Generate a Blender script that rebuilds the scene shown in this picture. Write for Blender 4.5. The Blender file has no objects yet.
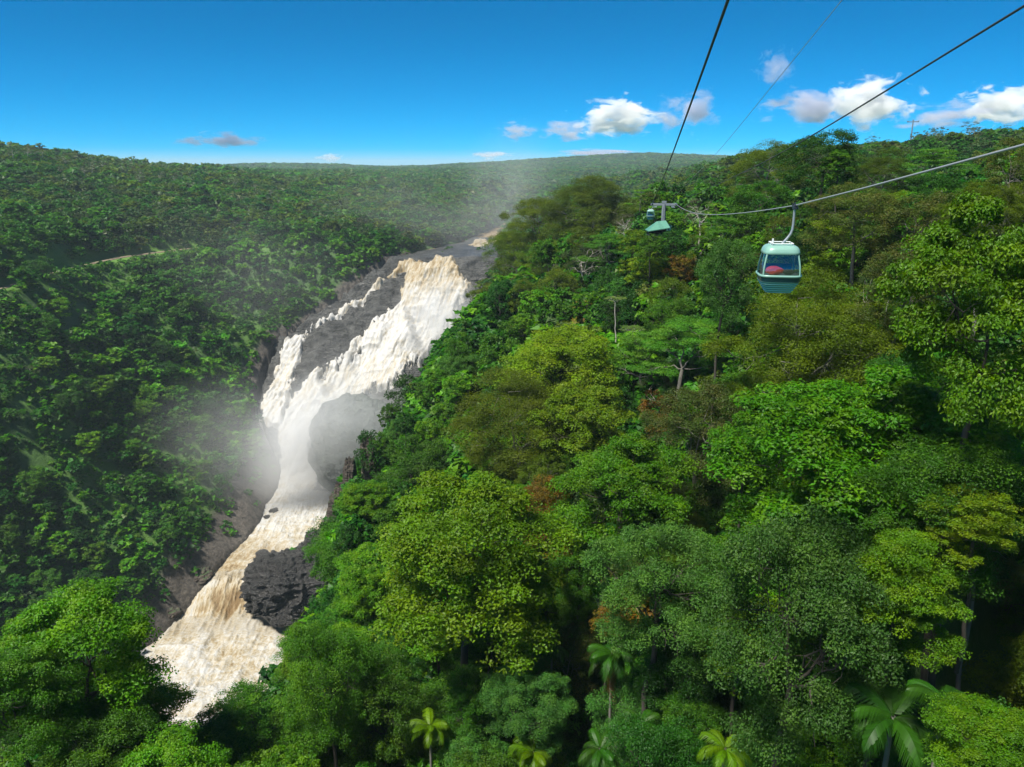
import bpy, bmesh, math, random
import numpy as np
from mathutils import Vector, Matrix

R_ = math.radians
SC = bpy.context.scene
COL = SC.collection

# ------------------------------------------------------------------ camera
F = 790.0
PITCH = R_(15.5)
cam_d = bpy.data.cameras.new("camera")
cam = bpy.data.objects.new("camera", cam_d)
COL.objects.link(cam)
cam_d.sensor_width = 36.0
cam_d.lens = F / 1024 * 36.0
cam_d.clip_start = 0.5
cam_d.clip_end = 60000
cam.location = (0, 0, 0)
cam.rotation_euler = (math.pi / 2 - PITCH, 0, 0)
SC.camera = cam

# ------------------------------------------------------------------ sky, sun, exposure
SUN_EL, SUN_AZ = R_(60), R_(-130)          # azimuth clockwise from +Y (negative = left)
w = bpy.data.worlds.new("World")
SC.world = w
w.use_nodes = True
nt = w.node_tree
nt.nodes.clear()
sky = nt.nodes.new("ShaderNodeTexSky")
sky.sky_type = 'NISHITA'
sky.sun_disc = False
sky.sun_elevation = SUN_EL
sky.sun_rotation = SUN_AZ
sky.altitude = 300
sky.air_density = 0.42
sky.dust_density = 0.0
sky.ozone_density = 6.0
hs = nt.nodes.new("ShaderNodeHueSaturation")
hs.inputs['Saturation'].default_value = 1.85
hs.inputs['Hue'].default_value = 0.488
bg = nt.nodes.new("ShaderNodeBackground")
bg.inputs['Strength'].default_value = 0.064
wo = nt.nodes.new("ShaderNodeOutputWorld")
nt.links.new(sky.outputs[0], hs.inputs['Color'])
nt.links.new(hs.outputs[0], bg.inputs['Color'])
nt.links.new(bg.outputs[0], wo.inputs['Surface'])

sd = bpy.data.lights.new("sun", 'SUN')
sd.energy = 3.9
sd.angle = R_(9.0)
sd.color = (1.0, 0.95, 0.86)
sun = bpy.data.objects.new("sun", sd)
COL.objects.link(sun)
_dir = Vector((math.sin(SUN_AZ) * math.cos(SUN_EL), math.cos(SUN_AZ) * math.cos(SUN_EL), math.sin(SUN_EL)))
sun.rotation_euler = _dir.to_track_quat('Z', 'Y').to_euler()
sun.location = (0, 0, 300)

SC.view_settings.view_transform = 'Standard'
SC.view_settings.look = 'None'
SC.view_settings.gamma = 1.0
SC.view_settings.exposure = 1.15
SC.render.engine = 'CYCLES'
SC.cycles.max_bounces = 6
SC.cycles.diffuse_bounces = 4
SC.cycles.glossy_bounces = 2
SC.cycles.transmission_bounces = 4
SC.cycles.transparent_max_bounces = 8
SC.cycles.volume_bounces = 4
SC.cycles.volume_step_rate = 1.0
SC.cycles.volume_max_steps = 128
SC.cycles.use_denoising = True

# ------------------------------------------------------------------ maths helpers
CP, SP = math.cos(PITCH), math.sin(PITCH)


def ray(px, py):
    c0 = (np.asarray(px, float) - 512) / F
    c2 = (383.5 - np.asarray(py, float)) / F
    return c0, CP + SP * c2, -SP + CP * c2


def PH(px, py, D):
    """world point seen at a bearing, at horizontal distance D"""
    x, y, z = ray(px, py)
    s = D / np.hypot(x, y)
    return x * s, y * s, z * s


def PD(px, py, d):
    x, y, z = ray(px, py)
    return Vector((float(x * d), float(y * d), float(z * d)))


def proj(x, y, z):
    dep = y * CP - z * SP
    dep = np.where(dep < 0.1, 0.1, dep)
    return 512 + F * x / dep, 383.5 - F * (y * SP + z * CP) / dep, dep


def hash3(i, j, k, seed):
    h = (i * 374761393 + j * 668265263 + k * 2147483647 + seed * 1274126177) & 0xFFFFFFFF
    h = ((h ^ (h >> 13)) * 1274126177) & 0xFFFFFFFF
    h = ((h ^ (h >> 16)) * 2246822519) & 0xFFFFFFFF
    return ((h ^ (h >> 15)) & 0xFFFFFF) / 16777215.0


def vnoise(x, y, z, seed=0):
    x, y, z = np.broadcast_arrays(np.asarray(x, float), np.asarray(y, float), np.asarray(z, float))
    xi, yi, zi = np.floor(x).astype(np.int64), np.floor(y).astype(np.int64), np.floor(z).astype(np.int64)
    fx, fy, fz = x - xi, y - yi, z - zi
    fx, fy, fz = [f * f * f * (f * (f * 6 - 15) + 10) for f in (fx, fy, fz)]
    r = 0
    for a in (0, 1):
        for b in (0, 1):
            for c in (0, 1):
                wgt = (fx if a else 1 - fx) * (fy if b else 1 - fy) * (fz if c else 1 - fz)
                r = r + wgt * hash3(xi + a, yi + b, zi + c, seed)
    return r * 2 - 1


def fbm(x, y, z, octv=4, seed=0, ridged=False):
    r, a, f, t = 0, 1.0, 1.0, 0
    for o in range(octv):
        n = vnoise(np.asarray(x) * f + o * 17.3, np.asarray(y) * f - o * 9.1, np.asarray(z) * f + o * 3.7, seed + o)
        if ridged:
            n = 1 - 2 * np.abs(n)
        r = r + a * n
        t += a
        a *= 0.5
        f *= 2.03
    return r / t


def sstep(a, b, x):
    t = np.clip((x - a) / (b - a), 0, 1)
    return t * t * (3 - 2 * t)


def poly_sd(px, py, poly):
    """signed distance (px) to a polygon, positive inside"""
    px, py = np.asarray(px, float), np.asarray(py, float)
    inside = np.zeros(px.shape, bool)
    d = np.full(px.shape, 1e9)
    n = len(poly)
    for i in range(n):
        x0, y0 = poly[i]
        x1, y1 = poly[(i + 1) % n]
        if y0 != y1:
            c = ((y0 > py) != (y1 > py)) & (px < (x1 - x0) * (py - y0) / (y1 - y0) + x0)
            inside ^= c
        ex, ey = x1 - x0, y1 - y0
        t = np.clip(((px - x0) * ex + (py - y0) * ey) / (ex * ex + ey * ey + 1e-9), 0, 1)
        d = np.minimum(d, np.hypot(px - x0 - t * ex, py - y0 - t * ey))
    return np.where(inside, d, -d)


def tag(o, label=None, cat=None, group=None, kind=None):
    if label: o['label'] = label
    if cat: o['category'] = cat
    if group: o['group'] = group
    if kind: o['kind'] = kind
    return o


def link(name, me, mat=None, parent=None, loc=None):
    o = bpy.data.objects.new(name, me)
    COL.objects.link(o)
    if mat is not None and me is not None and not me.materials:
        me.materials.append(mat)
    if parent is not None:
        o.parent = parent
    if loc is not None:
        o.location = loc
    return o


def empty(name, loc, rz=0.0):
    o = bpy.data.objects.new(name, None)
    o.empty_display_size = 0.5
    COL.objects.link(o)
    o.location = loc
    o.rotation_euler = (0, 0, rz)
    return o


def np_mesh(name, verts, faces_flat, k, smooth=False, color=None, attrs=None):
    """verts (N,3); faces_flat (M*k) vertex indices of M k-gons"""
    me = bpy.data.meshes.new(name)
    verts = np.ascontiguousarray(verts, np.float32)
    nf = len(faces_flat) // k
    me.vertices.add(len(verts))
    me.vertices.foreach_set("co", verts.ravel())
    me.loops.add(nf * k)
    me.loops.foreach_set("vertex_index", np.ascontiguousarray(faces_flat, np.int32))
    me.polygons.add(nf)
    me.polygons.foreach_set("loop_start", np.arange(0, nf * k, k, dtype=np.int32))
    me.polygons.foreach_set("loop_total", np.full(nf, k, np.int32))
    me.polygons.foreach_set("use_smooth", np.full(nf, smooth))
    if color is not None:
        a = me.attributes.new("tint", 'FLOAT_COLOR', 'FACE')
        c = np.ones((nf, 4), np.float32)
        c[:, :3] = color
        a.data.foreach_set("color", c.ravel())
    for kx, v in (attrs or {}).items():
        v = np.ascontiguousarray(v, np.float32)
        if v.ndim == 2:
            a = me.attributes.new(kx, 'FLOAT_VECTOR', 'POINT')
            a.data.foreach_set("vector", v.ravel())
        else:
            a = me.attributes.new(kx, 'FLOAT', 'POINT')
            a.data.foreach_set("value", v)
    me.update(calc_edges=True)
    return me


def grid_faces(nr, nc, mask=None):
    i = np.arange(nr * nc).reshape(nr, nc)
    q = np.stack([i[:-1, :-1], i[:-1, 1:], i[1:, 1:], i[1:, :-1]], -1).reshape(-1, 4)
    if mask is not None:
        m = mask.reshape(-1)
        q = q[m[q].any(1)]
    return q


def compact(verts, q, attrs):
    used = np.unique(q)
    remap = np.full(len(verts), -1)
    remap[used] = np.arange(len(used))
    return verts[used], remap[q], {k: v[used] for k, v in attrs.items()}


# ------------------------------------------------------------------ material helpers
def new_mat(name):
    m = bpy.data.materials.new(name)
    m.use_nodes = True
    t = m.node_tree
    t.nodes.clear()
    out = t.nodes.new("ShaderNodeOutputMaterial")
    return m, t, out


def N(t, typ, **kw):
    n = t.nodes.new(typ)
    for k, v in kw.items():
        if k in n.inputs:
            n.inputs[k].default_value = v
        else:
            setattr(n, k, v)
    return n


def pmat(name, col, rough=0.5, metal=0.0, spec=0.5, var=0.0, vscale=20, bump=0.0):
    m, t, out = new_mat(name)
    p = N(t, "ShaderNodeBsdfPrincipled")
    p.inputs['Base Color'].default_value = (*col, 1)
    p.inputs['Roughness'].default_value = rough
    p.inputs['Metallic'].default_value = metal
    p.inputs['Specular IOR Level'].default_value = spec
    if var > 0:
        tc = N(t, "ShaderNodeTexCoord")
        nz = N(t, "ShaderNodeTexNoise", Scale=vscale, Detail=5.0)
        mx = N(t, "ShaderNodeMixRGB")
        mx.inputs[1].default_value = (*[c * (1 - var) for c in col], 1)
        mx.inputs[2].default_value = (*[min(1, c * (1 + var)) for c in col], 1)
        t.links.new(tc.outputs['Object'], nz.inputs['Vector'])
        t.links.new(nz.outputs['Fac'], mx.inputs[0])
        t.links.new(mx.outputs[0], p.inputs['Base Color'])
        if bump > 0:
            b = N(t, "ShaderNodeBump", Strength=bump, Distance=0.1)
            t.links.new(nz.outputs['Fac'], b.inputs['Height'])
            t.links.new(b.outputs[0], p.inputs['Normal'])
    t.links.new(p.outputs[0], out.inputs['Surface'])
    return m


def leaf_material():
    m, t, out = new_mat("leaf")
    at = N(t, "ShaderNodeAttribute", attribute_name="tint")
    oi = N(t, "ShaderNodeObjectInfo")
    h = N(t, "ShaderNodeMapRange")
    h.inputs[3].default_value, h.inputs[4].default_value = 0.49, 0.512
    v = N(t, "ShaderNodeMapRange")
    v.inputs[3].default_value, v.inputs[4].default_value = 0.8, 1.25
    mul = N(t, "ShaderNodeMath", operation='MULTIPLY')
    mul.inputs[1].default_value = 7.31
    fr = N(t, "ShaderNodeMath", operation='FRACT')
    hsv = N(t, "ShaderNodeHueSaturation")
    hsv.inputs['Saturation'].default_value = 1.12
    t.links.new(oi.outputs['Random'], h.inputs[0])
    t.links.new(oi.outputs['Random'], mul.inputs[0])
    t.links.new(mul.outputs[0], fr.inputs[0])
    t.links.new(fr.outputs[0], v.inputs[0])
    t.links.new(h.outputs[0], hsv.inputs['Hue'])
    t.links.new(v.outputs[0], hsv.inputs['Value'])
    t.links.new(at.outputs['Color'], hsv.inputs['Color'])
    p = N(t, "ShaderNodeBsdfPrincipled")
    p.inputs['Roughness'].default_value = 0.5
    p.inputs['Specular IOR Level'].default_value = 0.28
    tr = N(t, "ShaderNodeBsdfTranslucent")
    gm = N(t, "ShaderNodeMixRGB", blend_type='MULTIPLY')
    gm.inputs[0].default_value = 1.0
    gm.inputs[2].default_value = (1.25, 1.2, 0.45, 1)
    mx = N(t, "ShaderNodeMixShader")
    mx.inputs[0].default_value = 0.4
    t.links.new(hsv.outputs[0], p.inputs['Base Color'])
    t.links.new(hsv.outputs[0], gm.inputs[1])
    t.links.new(gm.outputs[0], tr.inputs['Color'])
    t.links.new(p.outputs[0], mx.inputs[1])
    t.links.new(tr.outputs[0], mx.inputs[2])
    t.links.new(mx.outputs[0], out.inputs['Surface'])
    return m


LEAF = leaf_material()
BARK_GREY = pmat("bark_grey", (0.15, 0.14, 0.12), 0.9, var=0.4, vscale=1.5, bump=0.4)
BARK_PALE = pmat("bark_pale", (0.42, 0.39, 0.34), 0.85, var=0.35, vscale=1.2, bump=0.3)
BARK_DARK = pmat("bark_dark", (0.045, 0.039, 0.03), 0.9, var=0.4, vscale=1.5, bump=0.4)


def rock_material(name, dark, pale, rough=0.55, green=None):
    m, t, out = new_mat(name)
    tc = N(t, "ShaderNodeTexCoord")
    n1 = N(t, "ShaderNodeTexNoise", Scale=0.12, Detail=8.0, Roughness=0.62)
    n2 = N(t, "ShaderNodeTexVoronoi", Scale=0.35, feature='DISTANCE_TO_EDGE')
    n3 = N(t, "ShaderNodeTexNoise", Scale=0.9, Detail=6.0, Roughness=0.7)
    mp = N(t, "ShaderNodeMapping")
    mp.inputs['Scale'].default_value = (1, 1, 2.2)
    ra = N(t, "ShaderNodeMapRange")
    ra.inputs[1].default_value, ra.inputs[2].default_value = 0.3, 0.72
    mx = N(t, "ShaderNodeMixRGB")
    mx.inputs[1].default_value = (*dark, 1)
    mx.inputs[2].default_value = (*pale, 1)
    p = N(t, "ShaderNodeBsdfPrincipled")
    p.inputs['Roughness'].default_value = rough
    add = N(t, "ShaderNodeMath", operation='ADD')
    b = N(t, "ShaderNodeBump", Strength=0.9, Distance=1.5)
    L = t.links.new
    L(tc.outputs['Object'], mp.inputs['Vector'])
    for n in (n1, n2, n3):
        L(mp.outputs[0], n.inputs['Vector'])
    L(n1.outputs['Fac'], ra.inputs[0])
    L(ra.outputs[0], mx.inputs[0])
    L(n3.outputs['Fac'], add.inputs[0])
    L(n2.outputs['Distance'], add.inputs[1])
    L(add.outputs[0], b.inputs['Height'])
    L(b.outputs[0], p.inputs['Normal'])
    if green is not None:
        ge = N(t, "ShaderNodeNewGeometry")
        sx = N(t, "ShaderNodeSeparateXYZ")
        n4 = N(t, "ShaderNodeTexNoise", Scale=0.07, Detail=6.0)
        ma = N(t, "ShaderNodeMath", operation='MULTIPLY')
        rr = N(t, "ShaderNodeMapRange")
        rr.inputs[1].default_value, rr.inputs[2].default_value = 0.32, 0.5
        mg = N(t, "ShaderNodeMixRGB")
        mg.inputs[2].default_value = (*green, 1)
        L(ge.outputs['Normal'], sx.inputs[0])
        L(tc.outputs['Object'], n4.inputs['Vector'])
        L(sx.outputs['Z'], ma.inputs[0])
        L(n4.outputs['Fac'], ma.inputs[1])
        L(ma.outputs[0], rr.inputs[0])
        L(rr.outputs[0], mg.inputs[0])
        L(mx.outputs[0], mg.inputs[1])
        L(mg.outputs[0], p.inputs['Base Color'])
    else:
        L(mx.outputs[0], p.inputs['Base Color'])
    L(p.outputs[0], out.inputs['Surface'])
    return m


ROCK_FALLS = rock_material("wet_grey_rock", (0.012, 0.0125, 0.012), (0.115, 0.115, 0.108), 0.38)
ROCK_BLACK = rock_material("wet_black_rock", (0.008, 0.008, 0.008), (0.05, 0.047, 0.043), 0.28)
ROCK_MOSSY = rock_material("mossy_rock", (0.04, 0.032, 0.026), (0.13, 0.1, 0.08), 0.8, green=(0.03, 0.075, 0.015))


def ground_material():
    m, t, out = new_mat("forest_floor")
    L = t.links.new
    tc = N(t, "ShaderNodeTexCoord")
    rk = N(t, "ShaderNodeAttribute", attribute_name="rock")
    gr = N(t, "ShaderNodeAttribute", attribute_name="grassy")
    n1 = N(t, "ShaderNodeTexNoise", Scale=0.08, Detail=9.0, Roughness=0.65)
    n2 = N(t, "ShaderNodeTexNoise", Scale=0.5, Detail=7.0, Roughness=0.7)
    for n in (n1, n2):
        L(tc.outputs['Object'], n.inputs['Vector'])
    soil = N(t, "ShaderNodeMixRGB")
    soil.inputs[1].default_value = (0.025, 0.065, 0.010, 1)
    soil.inputs[2].default_value = (0.05, 0.12, 0.018, 1)
    L(n1.outputs['Fac'], soil.inputs[0])
    grass = N(t, "ShaderNodeMixRGB")
    grass.inputs[1].default_value = (0.06, 0.15, 0.012, 1)
    grass.inputs[2].default_value = (0.1, 0.205, 0.017, 1)
    L(n2.outputs['Fac'], grass.inputs[0])
    rock = N(t, "ShaderNodeMixRGB")
    rock.inputs[1].default_value = (0.03, 0.026, 0.022, 1)
    rock.inputs[2].default_value = (0.13, 0.11, 0.09, 1)
    r1 = N(t, "ShaderNodeMapRange")
    r1.inputs[1].default_value, r1.inputs[2].default_value = 0.35, 0.7
    L(n2.outputs['Fac'], r1.inputs[0])
    L(r1.outputs[0], rock.inputs[0])
    m1 = N(t, "ShaderNodeMixRGB")
    L(gr.outputs['Fac'], m1.inputs[0])
    L(soil.outputs[0], m1.inputs[1])
    L(grass.outputs[0], m1.inputs[2])
    m2 = N(t, "ShaderNodeMixRGB")
    L(rk.outputs['Fac'], m2.inputs[0])
    L(m1.outputs[0], m2.inputs[1])
    L(rock.outputs[0], m2.inputs[2])
    b = N(t, "ShaderNodeBump", Strength=0.8, Distance=1.2)
    L(n2.outputs['Fac'], b.inputs['Height'])
    p = N(t, "ShaderNodeBsdfPrincipled", Roughness=0.85)
    L(m2.outputs[0], p.inputs['Base Color'])
    L(b.outputs[0], p.inputs['Normal'])
    L(p.outputs[0], out.inputs['Surface'])
    return m


def water_material():
    m, t, out = new_mat("foaming_brown_water")
    L = t.links.new
    fl = N(t, "ShaderNodeAttribute", attribute_name="flow")
    fo = N(t, "ShaderNodeAttribute", attribute_name="foam")
    n1 = N(t, "ShaderNodeTexNoise", Scale=0.35, Detail=8.0, Roughness=0.68)
    n1.inputs['Distortion'].default_value = 0.6
    mp = N(t, "ShaderNodeMapping")
    mp.inputs['Scale'].default_value = (1, 1, 1)
    n2 = N(t, "ShaderNodeTexNoise", Scale=1.1, Detail=6.0, Roughness=0.75)
    L(fl.outputs['Vector'], mp.inputs['Vector'])
    L(mp.outputs[0], n1.inputs['Vector'])
    L(mp.outputs[0], n2.inputs['Vector'])
    s = N(t, "ShaderNodeMath", operation='ADD')
    L(n1.outputs['Fac'], s.inputs[0])
    L(n2.outputs['Fac'], s.inputs[1])
    off = N(t, "ShaderNodeMath", operation='MULTIPLY_ADD')
    off.inputs[1].default_value = 1.7
    off.inputs[2].default_value = -1.7
    L(s.outputs[0], off.inputs[0])
    fa = N(t, "ShaderNodeMath", operation='ADD')
    L(off.outputs[0], fa.inputs[0])
    L(fo.outputs['Fac'], fa.inputs[1])
    cr = N(t, "ShaderNodeValToRGB")
    e = cr.color_ramp.elements
    e[0].position, e[0].color = 0.0, (0.155, 0.098, 0.04, 1)
    e[1].position, e[1].color = 1.0, (0.47, 0.467, 0.452, 1)
    k = cr.color_ramp.elements.new(0.35)
    k.color = (0.29, 0.225, 0.128, 1)
    k = cr.color_ramp.elements.new(0.65)
    k.color = (0.395, 0.352, 0.268, 1)
    L(fa.outputs[0], cr.inputs[0])
    b = N(t, "ShaderNodeBump", Strength=0.7, Distance=0.9)
    L(s.outputs[0], b.inputs['Height'])
    p = N(t, "ShaderNodeBsdfPrincipled", Roughness=0.6)
    p.inputs['Specular IOR Level'].default_value = 0.3
    L(cr.outputs[0], p.inputs['Base Color'])
    L(b.outputs[0], p.inputs['Normal'])
    L(p.outputs[0], out.inputs['Surface'])
    return m


GROUND = ground_material()
WATER = water_material()

# ------------------------------------------------------------------ the river's course (row by row, downstream)
RV = np.array([
    # py,  Y,   L,   R
    (196, 1450, 545, 566), (200, 1350, 540, 560), (207, 1200, 528, 545), (215, 1050, 514, 530), (230, 840, 488, 508), (243, 705, 452, 503), (250, 650, 420, 497),
    (257, 604, 385, 492), (270, 594, 372, 488), (300, 573, 332, 478), (340, 542, 276, 458), (370, 519, 262, 436),
    (400, 498, 255, 410), (420, 484, 256, 398), (440, 470, 268, 390), (470, 458, 282, 372), (480, 451, 280, 352),
    (490, 438, 277, 337), (505, 418, 266, 330), (520, 400, 262, 324), (540, 379, 246, 312), (555, 364, 231, 275),
    (575, 347, 213, 250), (597, 336, 199, 268), (612, 330, 186, 300), (623, 325, 177, 310), (653, 303, 141, 304),
    (708, 268, 136, 304), (742, 251, 136, 300)], float)


def row_z(py, Y):
    _, y, z = ray(512.0, py)
    return z / y * Y


RY = RV[:, 1]
RZ = row_z(RV[:, 0], RY)
_, _yy, _ = ray(512.0, RV[:, 0])
RL = (RV[:, 2] - 512) / F * RY / _yy
RR = (RV[:, 3] - 512) / F * RY / _yy


def river_at(y):
    o = np.argsort(RY)
    return (np.interp(y, RY[o], RZ[o]), np.interp(y, RY[o], RL[o]), np.interp(y, RY[o], RR[o]))


# ------------------------------------------------------------------ terrain control points
# (px, py, distance, canopy height above the ground)
CT = [
    # under and beside the camera's slope
    (512, 767, 55, 14), (600, 767, 48, 15), (700, 767, 38, 15), (800, 767, 34, 15), (930, 767, 30, 14), (1024, 767, 28, 12),
    (430, 740, 62, 14), (330, 740, 64, 14), (250, 740, 66, 14), (120, 720, 62, 16), (20, 720, 58, 16),
    (210, 705, 76, 14), (300, 640, 98, 14), (330, 600, 112, 14), (335, 560, 130, 14), (345, 500, 155, 12),
    (470, 600, 68, 20), (470, 500, 90, 18), (400, 560, 95, 16), (390, 470, 150, 14), (420, 420, 165, 14),
    (560, 540, 78, 18), (650, 600, 52, 18), (620, 500, 78, 18), (700, 480, 80, 18), (800, 560, 50, 20), (900, 600, 44, 18),
    (980, 620, 42, 24), (1010, 480, 60, 22), (880, 450, 62, 20), (740, 430, 90, 18),
    (375, 440, 180, 14), (405, 390, 205, 13), (440, 335, 240, 13), (470, 290, 270, 13), (485, 262, 290, 13),
    (520, 225, 300, 13), (560, 203, 290, 13), (610, 194, 270, 13), (640, 205, 230, 13),
    (470, 400, 165, 16), (520, 420, 130, 18), (520, 350, 180, 15), (560, 300, 200, 15), (600, 260, 200, 15),
    (600, 340, 150, 16), (620, 300, 160, 16), (700, 340, 125, 17), (680, 290, 140, 17), (650, 250, 165, 15),
    (720, 260, 125, 18), (810, 360, 92, 18), (870, 300, 95, 20), (880, 235, 110, 20), (960, 240, 95, 20),
    (980, 330, 62, 20), (1010, 190, 100, 20), (820, 200, 150, 18), (760, 210, 160, 18), (700, 220, 180, 16),
    (660, 238, 170, 14), (690, 190, 300, 16), (740, 180, 330, 16), (900, 180, 260, 16), (850, 165, 300, 16), (1000, 160, 260, 16),
    (680, 178, 620, 14), (700, 168, 850, 14), (760, 157, 900, 14), (830, 149, 850, 14), (900, 142, 750, 14), (960, 137, 700, 14),
    (1024, 134, 700, 14),
    # far country
    (440, 170, 3500, 12), (540, 166, 4200, 12), (600, 163, 4500, 12), (640, 161, 4500, 12), (680, 167, 3000, 12),
    (500, 178, 2300, 12), (560, 183, 2200, 12), (620, 178, 1700, 12), (600, 188, 1250, 12), (480, 195, 1550, 12),
    (400, 176, 1900, 12), (300, 171, 2400, 12), (300, 182, 1300, 12), (200, 170, 1500, 12), (130, 167, 1150, 12),
    (60, 160, 1000, 12), (0, 154, 950, 12), (-120, 152, 950, 12),
    # left plateau
    (0, 200, 720, 10), (100, 203, 760, 10), (200, 195, 850, 10), (300, 215, 790, 10), (400, 235, 720, 9), (400, 203, 1000, 10),
    (450, 225, 830, 9), (490, 215, 1000, 8), (0, 170, 850, 10), (100, 175, 930, 10), (200, 175, 1080, 10),
    # railway terrace and the left wall of the gorge
    (5, 265, 500, 2), (60, 251, 560, 2), (120, 245, 620, 2), (195, 240, 665, 2), (280, 250, 640, 8), (350, 262, 630, 8),
    (0, 232, 545, 8), (100, 225, 650, 8),
    (0, 320, 450, 8), (100, 320, 510, 8), (200, 320, 550, 8), (260, 310, 575, 8), (300, 290, 600, 8),
    (0, 400, 405, 8), (100, 400, 445, 8), (200, 400, 480, 8), (240, 400, 495, 7),
    (0, 500, 355, 8), (100, 500, 388, 8), (170, 500, 405, 7), (220, 480, 432, 5),
    (0, 590, 315, 8), (80, 590, 330, 8), (140, 600, 333, 4), (-120, 400, 380, 8), (-120, 560, 320, 8), (-120, 250, 540, 8),
]
CX, CY, CZ = [], [], []
for px, py, D, H in CT:
    x, y, z = PH(px, py, D)
    CX.append(float(x)); CY.append(float(y)); CZ.append(float(z) - H)
# hidden ground: the far side of our own spur down to the river, and the ground underfoot
for px, D, z in [(200, 130, -150), (200, 190, -196), (100, 140, -150), (100, 220, -200), (0, 120, -130), (0, 220, -196),
                 (300, 150, -128), (300, 200, -168), (300, 250, -200), (345, 195, -128), (345, 240, -162), (345, 330, -186),
                 (375, 230, -132), (375, 300, -160), (375, 400, -166), (405, 260, -118), (405, 330, -142), (405, 430, -150),
                 (440, 290, -100), (440, 360, -122), (440, 480, -125), (470, 330, -85), (470, 420, -100), (470, 540, -92),
                 (495, 360, -70), (495, 470, -85), (495, 600, -78), (530, 380, -60), (530, 550, -76), (545, 800, -74),
                 (580, 400, -48), (590, 600, -60), (600, 900, -66), (640, 400, -35), (640, 700, -45)]:
    x, y, _ = PH(px, 300, D)
    CX.append(float(x)); CY.append(float(y)); CZ.append(z)
for azd, D, z in [(-60, 10, -48), (0, 10, -44), (50, 10, -34), (-60, 30, -54), (-35, 30, -52), (0, 30, -50), (60, 30, -30),
                  (-60, 60, -75), (-60, 150, -150), (-60, 300, -190), (-60, 600, -60), (-60, 1200, 10), (60, 80, -14), (60, 200, 8), (60, 800, 25),
                  (60, 3000, 10), (-60, 4000, 5), (0, 9000, -30), (-35, 9000, -30), (35, 9000, -30), (20, 3000, 5)]:
    CX.append(D * math.sin(R_(azd))); CY.append(D * math.cos(R_(azd))); CZ.append(z)
CX, CY, CZ = map(np.array, (CX, CY, CZ))


def cuv(x, y):
    az = np.clip(np.arctan2(x, y), -1.05, 1.05)
    return az * 3.2, np.log(np.maximum(np.hypot(x, y), 4.0))


def kern(r2):
    return 0.5 * r2 * np.log(r2 + 1e-12)


_u, _v = cuv(CX, CY)
_n = len(_u)
_A = np.zeros((_n + 3, _n + 3))
_A[:_n, :_n] = kern((_u[:, None] - _u[None]) ** 2 + (_v[:, None] - _v[None]) ** 2) + 1e-4 * np.eye(_n)
_A[:_n, _n], _A[:_n, _n + 1], _A[:_n, _n + 2] = 1, _u, _v
_A[_n:, :_n] = _A[:_n, _n:].T
_W = np.linalg.solve(_A, np.concatenate([CZ, np.zeros(3)]))

RAIL = [(float(a), float(b)) for a, b in [PH(-60, 285, 462)[:2], PH(5, 265, 500)[:2], PH(30, 257, 530)[:2], PH(60, 251, 560)[:2],
        PH(90, 248, 590)[:2], PH(120, 245, 620)[:2], PH(160, 242, 645)[:2], PH(195, 240, 665)[:2], PH(240, 237, 690)[:2]]]


def seg_dist(x, y, path):
    d = np.full(np.shape(x), 1e9)
    for (x0, y0), (x1, y1) in zip(path[:-1], path[1:]):
        ex, ey = x1 - x0, y1 - y0
        t = np.clip(((x - x0) * ex + (y - y0) * ey) / (ex * ex + ey * ey), 0, 1)
        d = np.minimum(d, np.hypot(x - x0 - t * ex, y - y0 - t * ey))
    return d


def rail_z(x, y):
    t = np.clip((y - RAIL[0][1]) / (RAIL[-1][1] - RAIL[0][1]), 0, 1)
    return np.interp(t, [0, 1], [-63.5, -62.5])


def raw_ground(x, y):
    u, v = cuv(x, y)
    sh = u.shape
    u, v = u.ravel(), v.ravel()
    z = np.empty(len(u))
    for a in range(0, len(u), 40000):
        s = slice(a, a + 40000)
        k = kern((u[s, None] - _u[None]) ** 2 + (v[s, None] - _v[None]) ** 2)
        z[s] = k @ _W[:_n] + _W[_n] + _W[_n + 1] * u[s] + _W[_n + 2] * v[s]
    z = z.reshape(sh)
    D = np.hypot(x, y)
    far = sstep(230, 420, D)
    gul = fbm(x / 55, y / 55, 0, 4, 5)
    z = z + far * gul * 6 * (1 - 0.5 * sstep(1500, 3000, D)) + (1 - far) * 1.2 * fbm(x / 12, y / 12, 0, 3, 7)
    hill = sstep(2000, 3400, D)
    z = z + hill * (fbm(x / 900, y / 900, 0, 3, 91) * 24)
    for hpx, hd_, hh, hw in ((640, 4600, 62, 420), (575, 4800, 40, 520), (700, 3000, 28, 350), (262, 4200, 58, 260), (300, 4600, 40, 300), (380, 4300, 30, 420), (470, 5200, 30, 500)):
        hxx, hyy, _ = PH(hpx, 170, hd_)
        z = z + .42 * hh * np.exp(-((x - hxx) ** 2 + (y - hyy) ** 2) / (2 * hw * hw))
    # the railway's level terrace
    rz_ = rail_z(x, y)
    rw = 1 - sstep(4, 15, seg_dist(x, y, RAIL))
    z = z * (1 - rw) + rz_ * rw
    # river bed, banks
    zr, L, Rr = river_at(y)
    s = np.maximum(L - x, x - Rr)
    inr = (y > 235) & (y < 1450)
    so = np.maximum(s, 0)
    rough = fbm(x / 9, y / 9, 0, 4, 11)
    falls = sstep(452, 475, y) * (1 - sstep(600, 640, y))
    bed = zr - 3 - 5 * falls
    lo = zr - 1.0 + 0.28 * so + rough * np.minimum(so * 0.3, 4)
    hi = zr + 1.0 + 1.0 * so + rough * np.minimum(so * 0.3, 4)
    wgt = 1 - sstep(50, 130, so)
    zc = np.clip(z, lo, hi)
    z2 = np.where(s <= 0, bed + np.clip(-s, 0, 6) * -0.1, z * (1 - wgt) + zc * wgt)
    return np.where(inr, z2, z)


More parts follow.
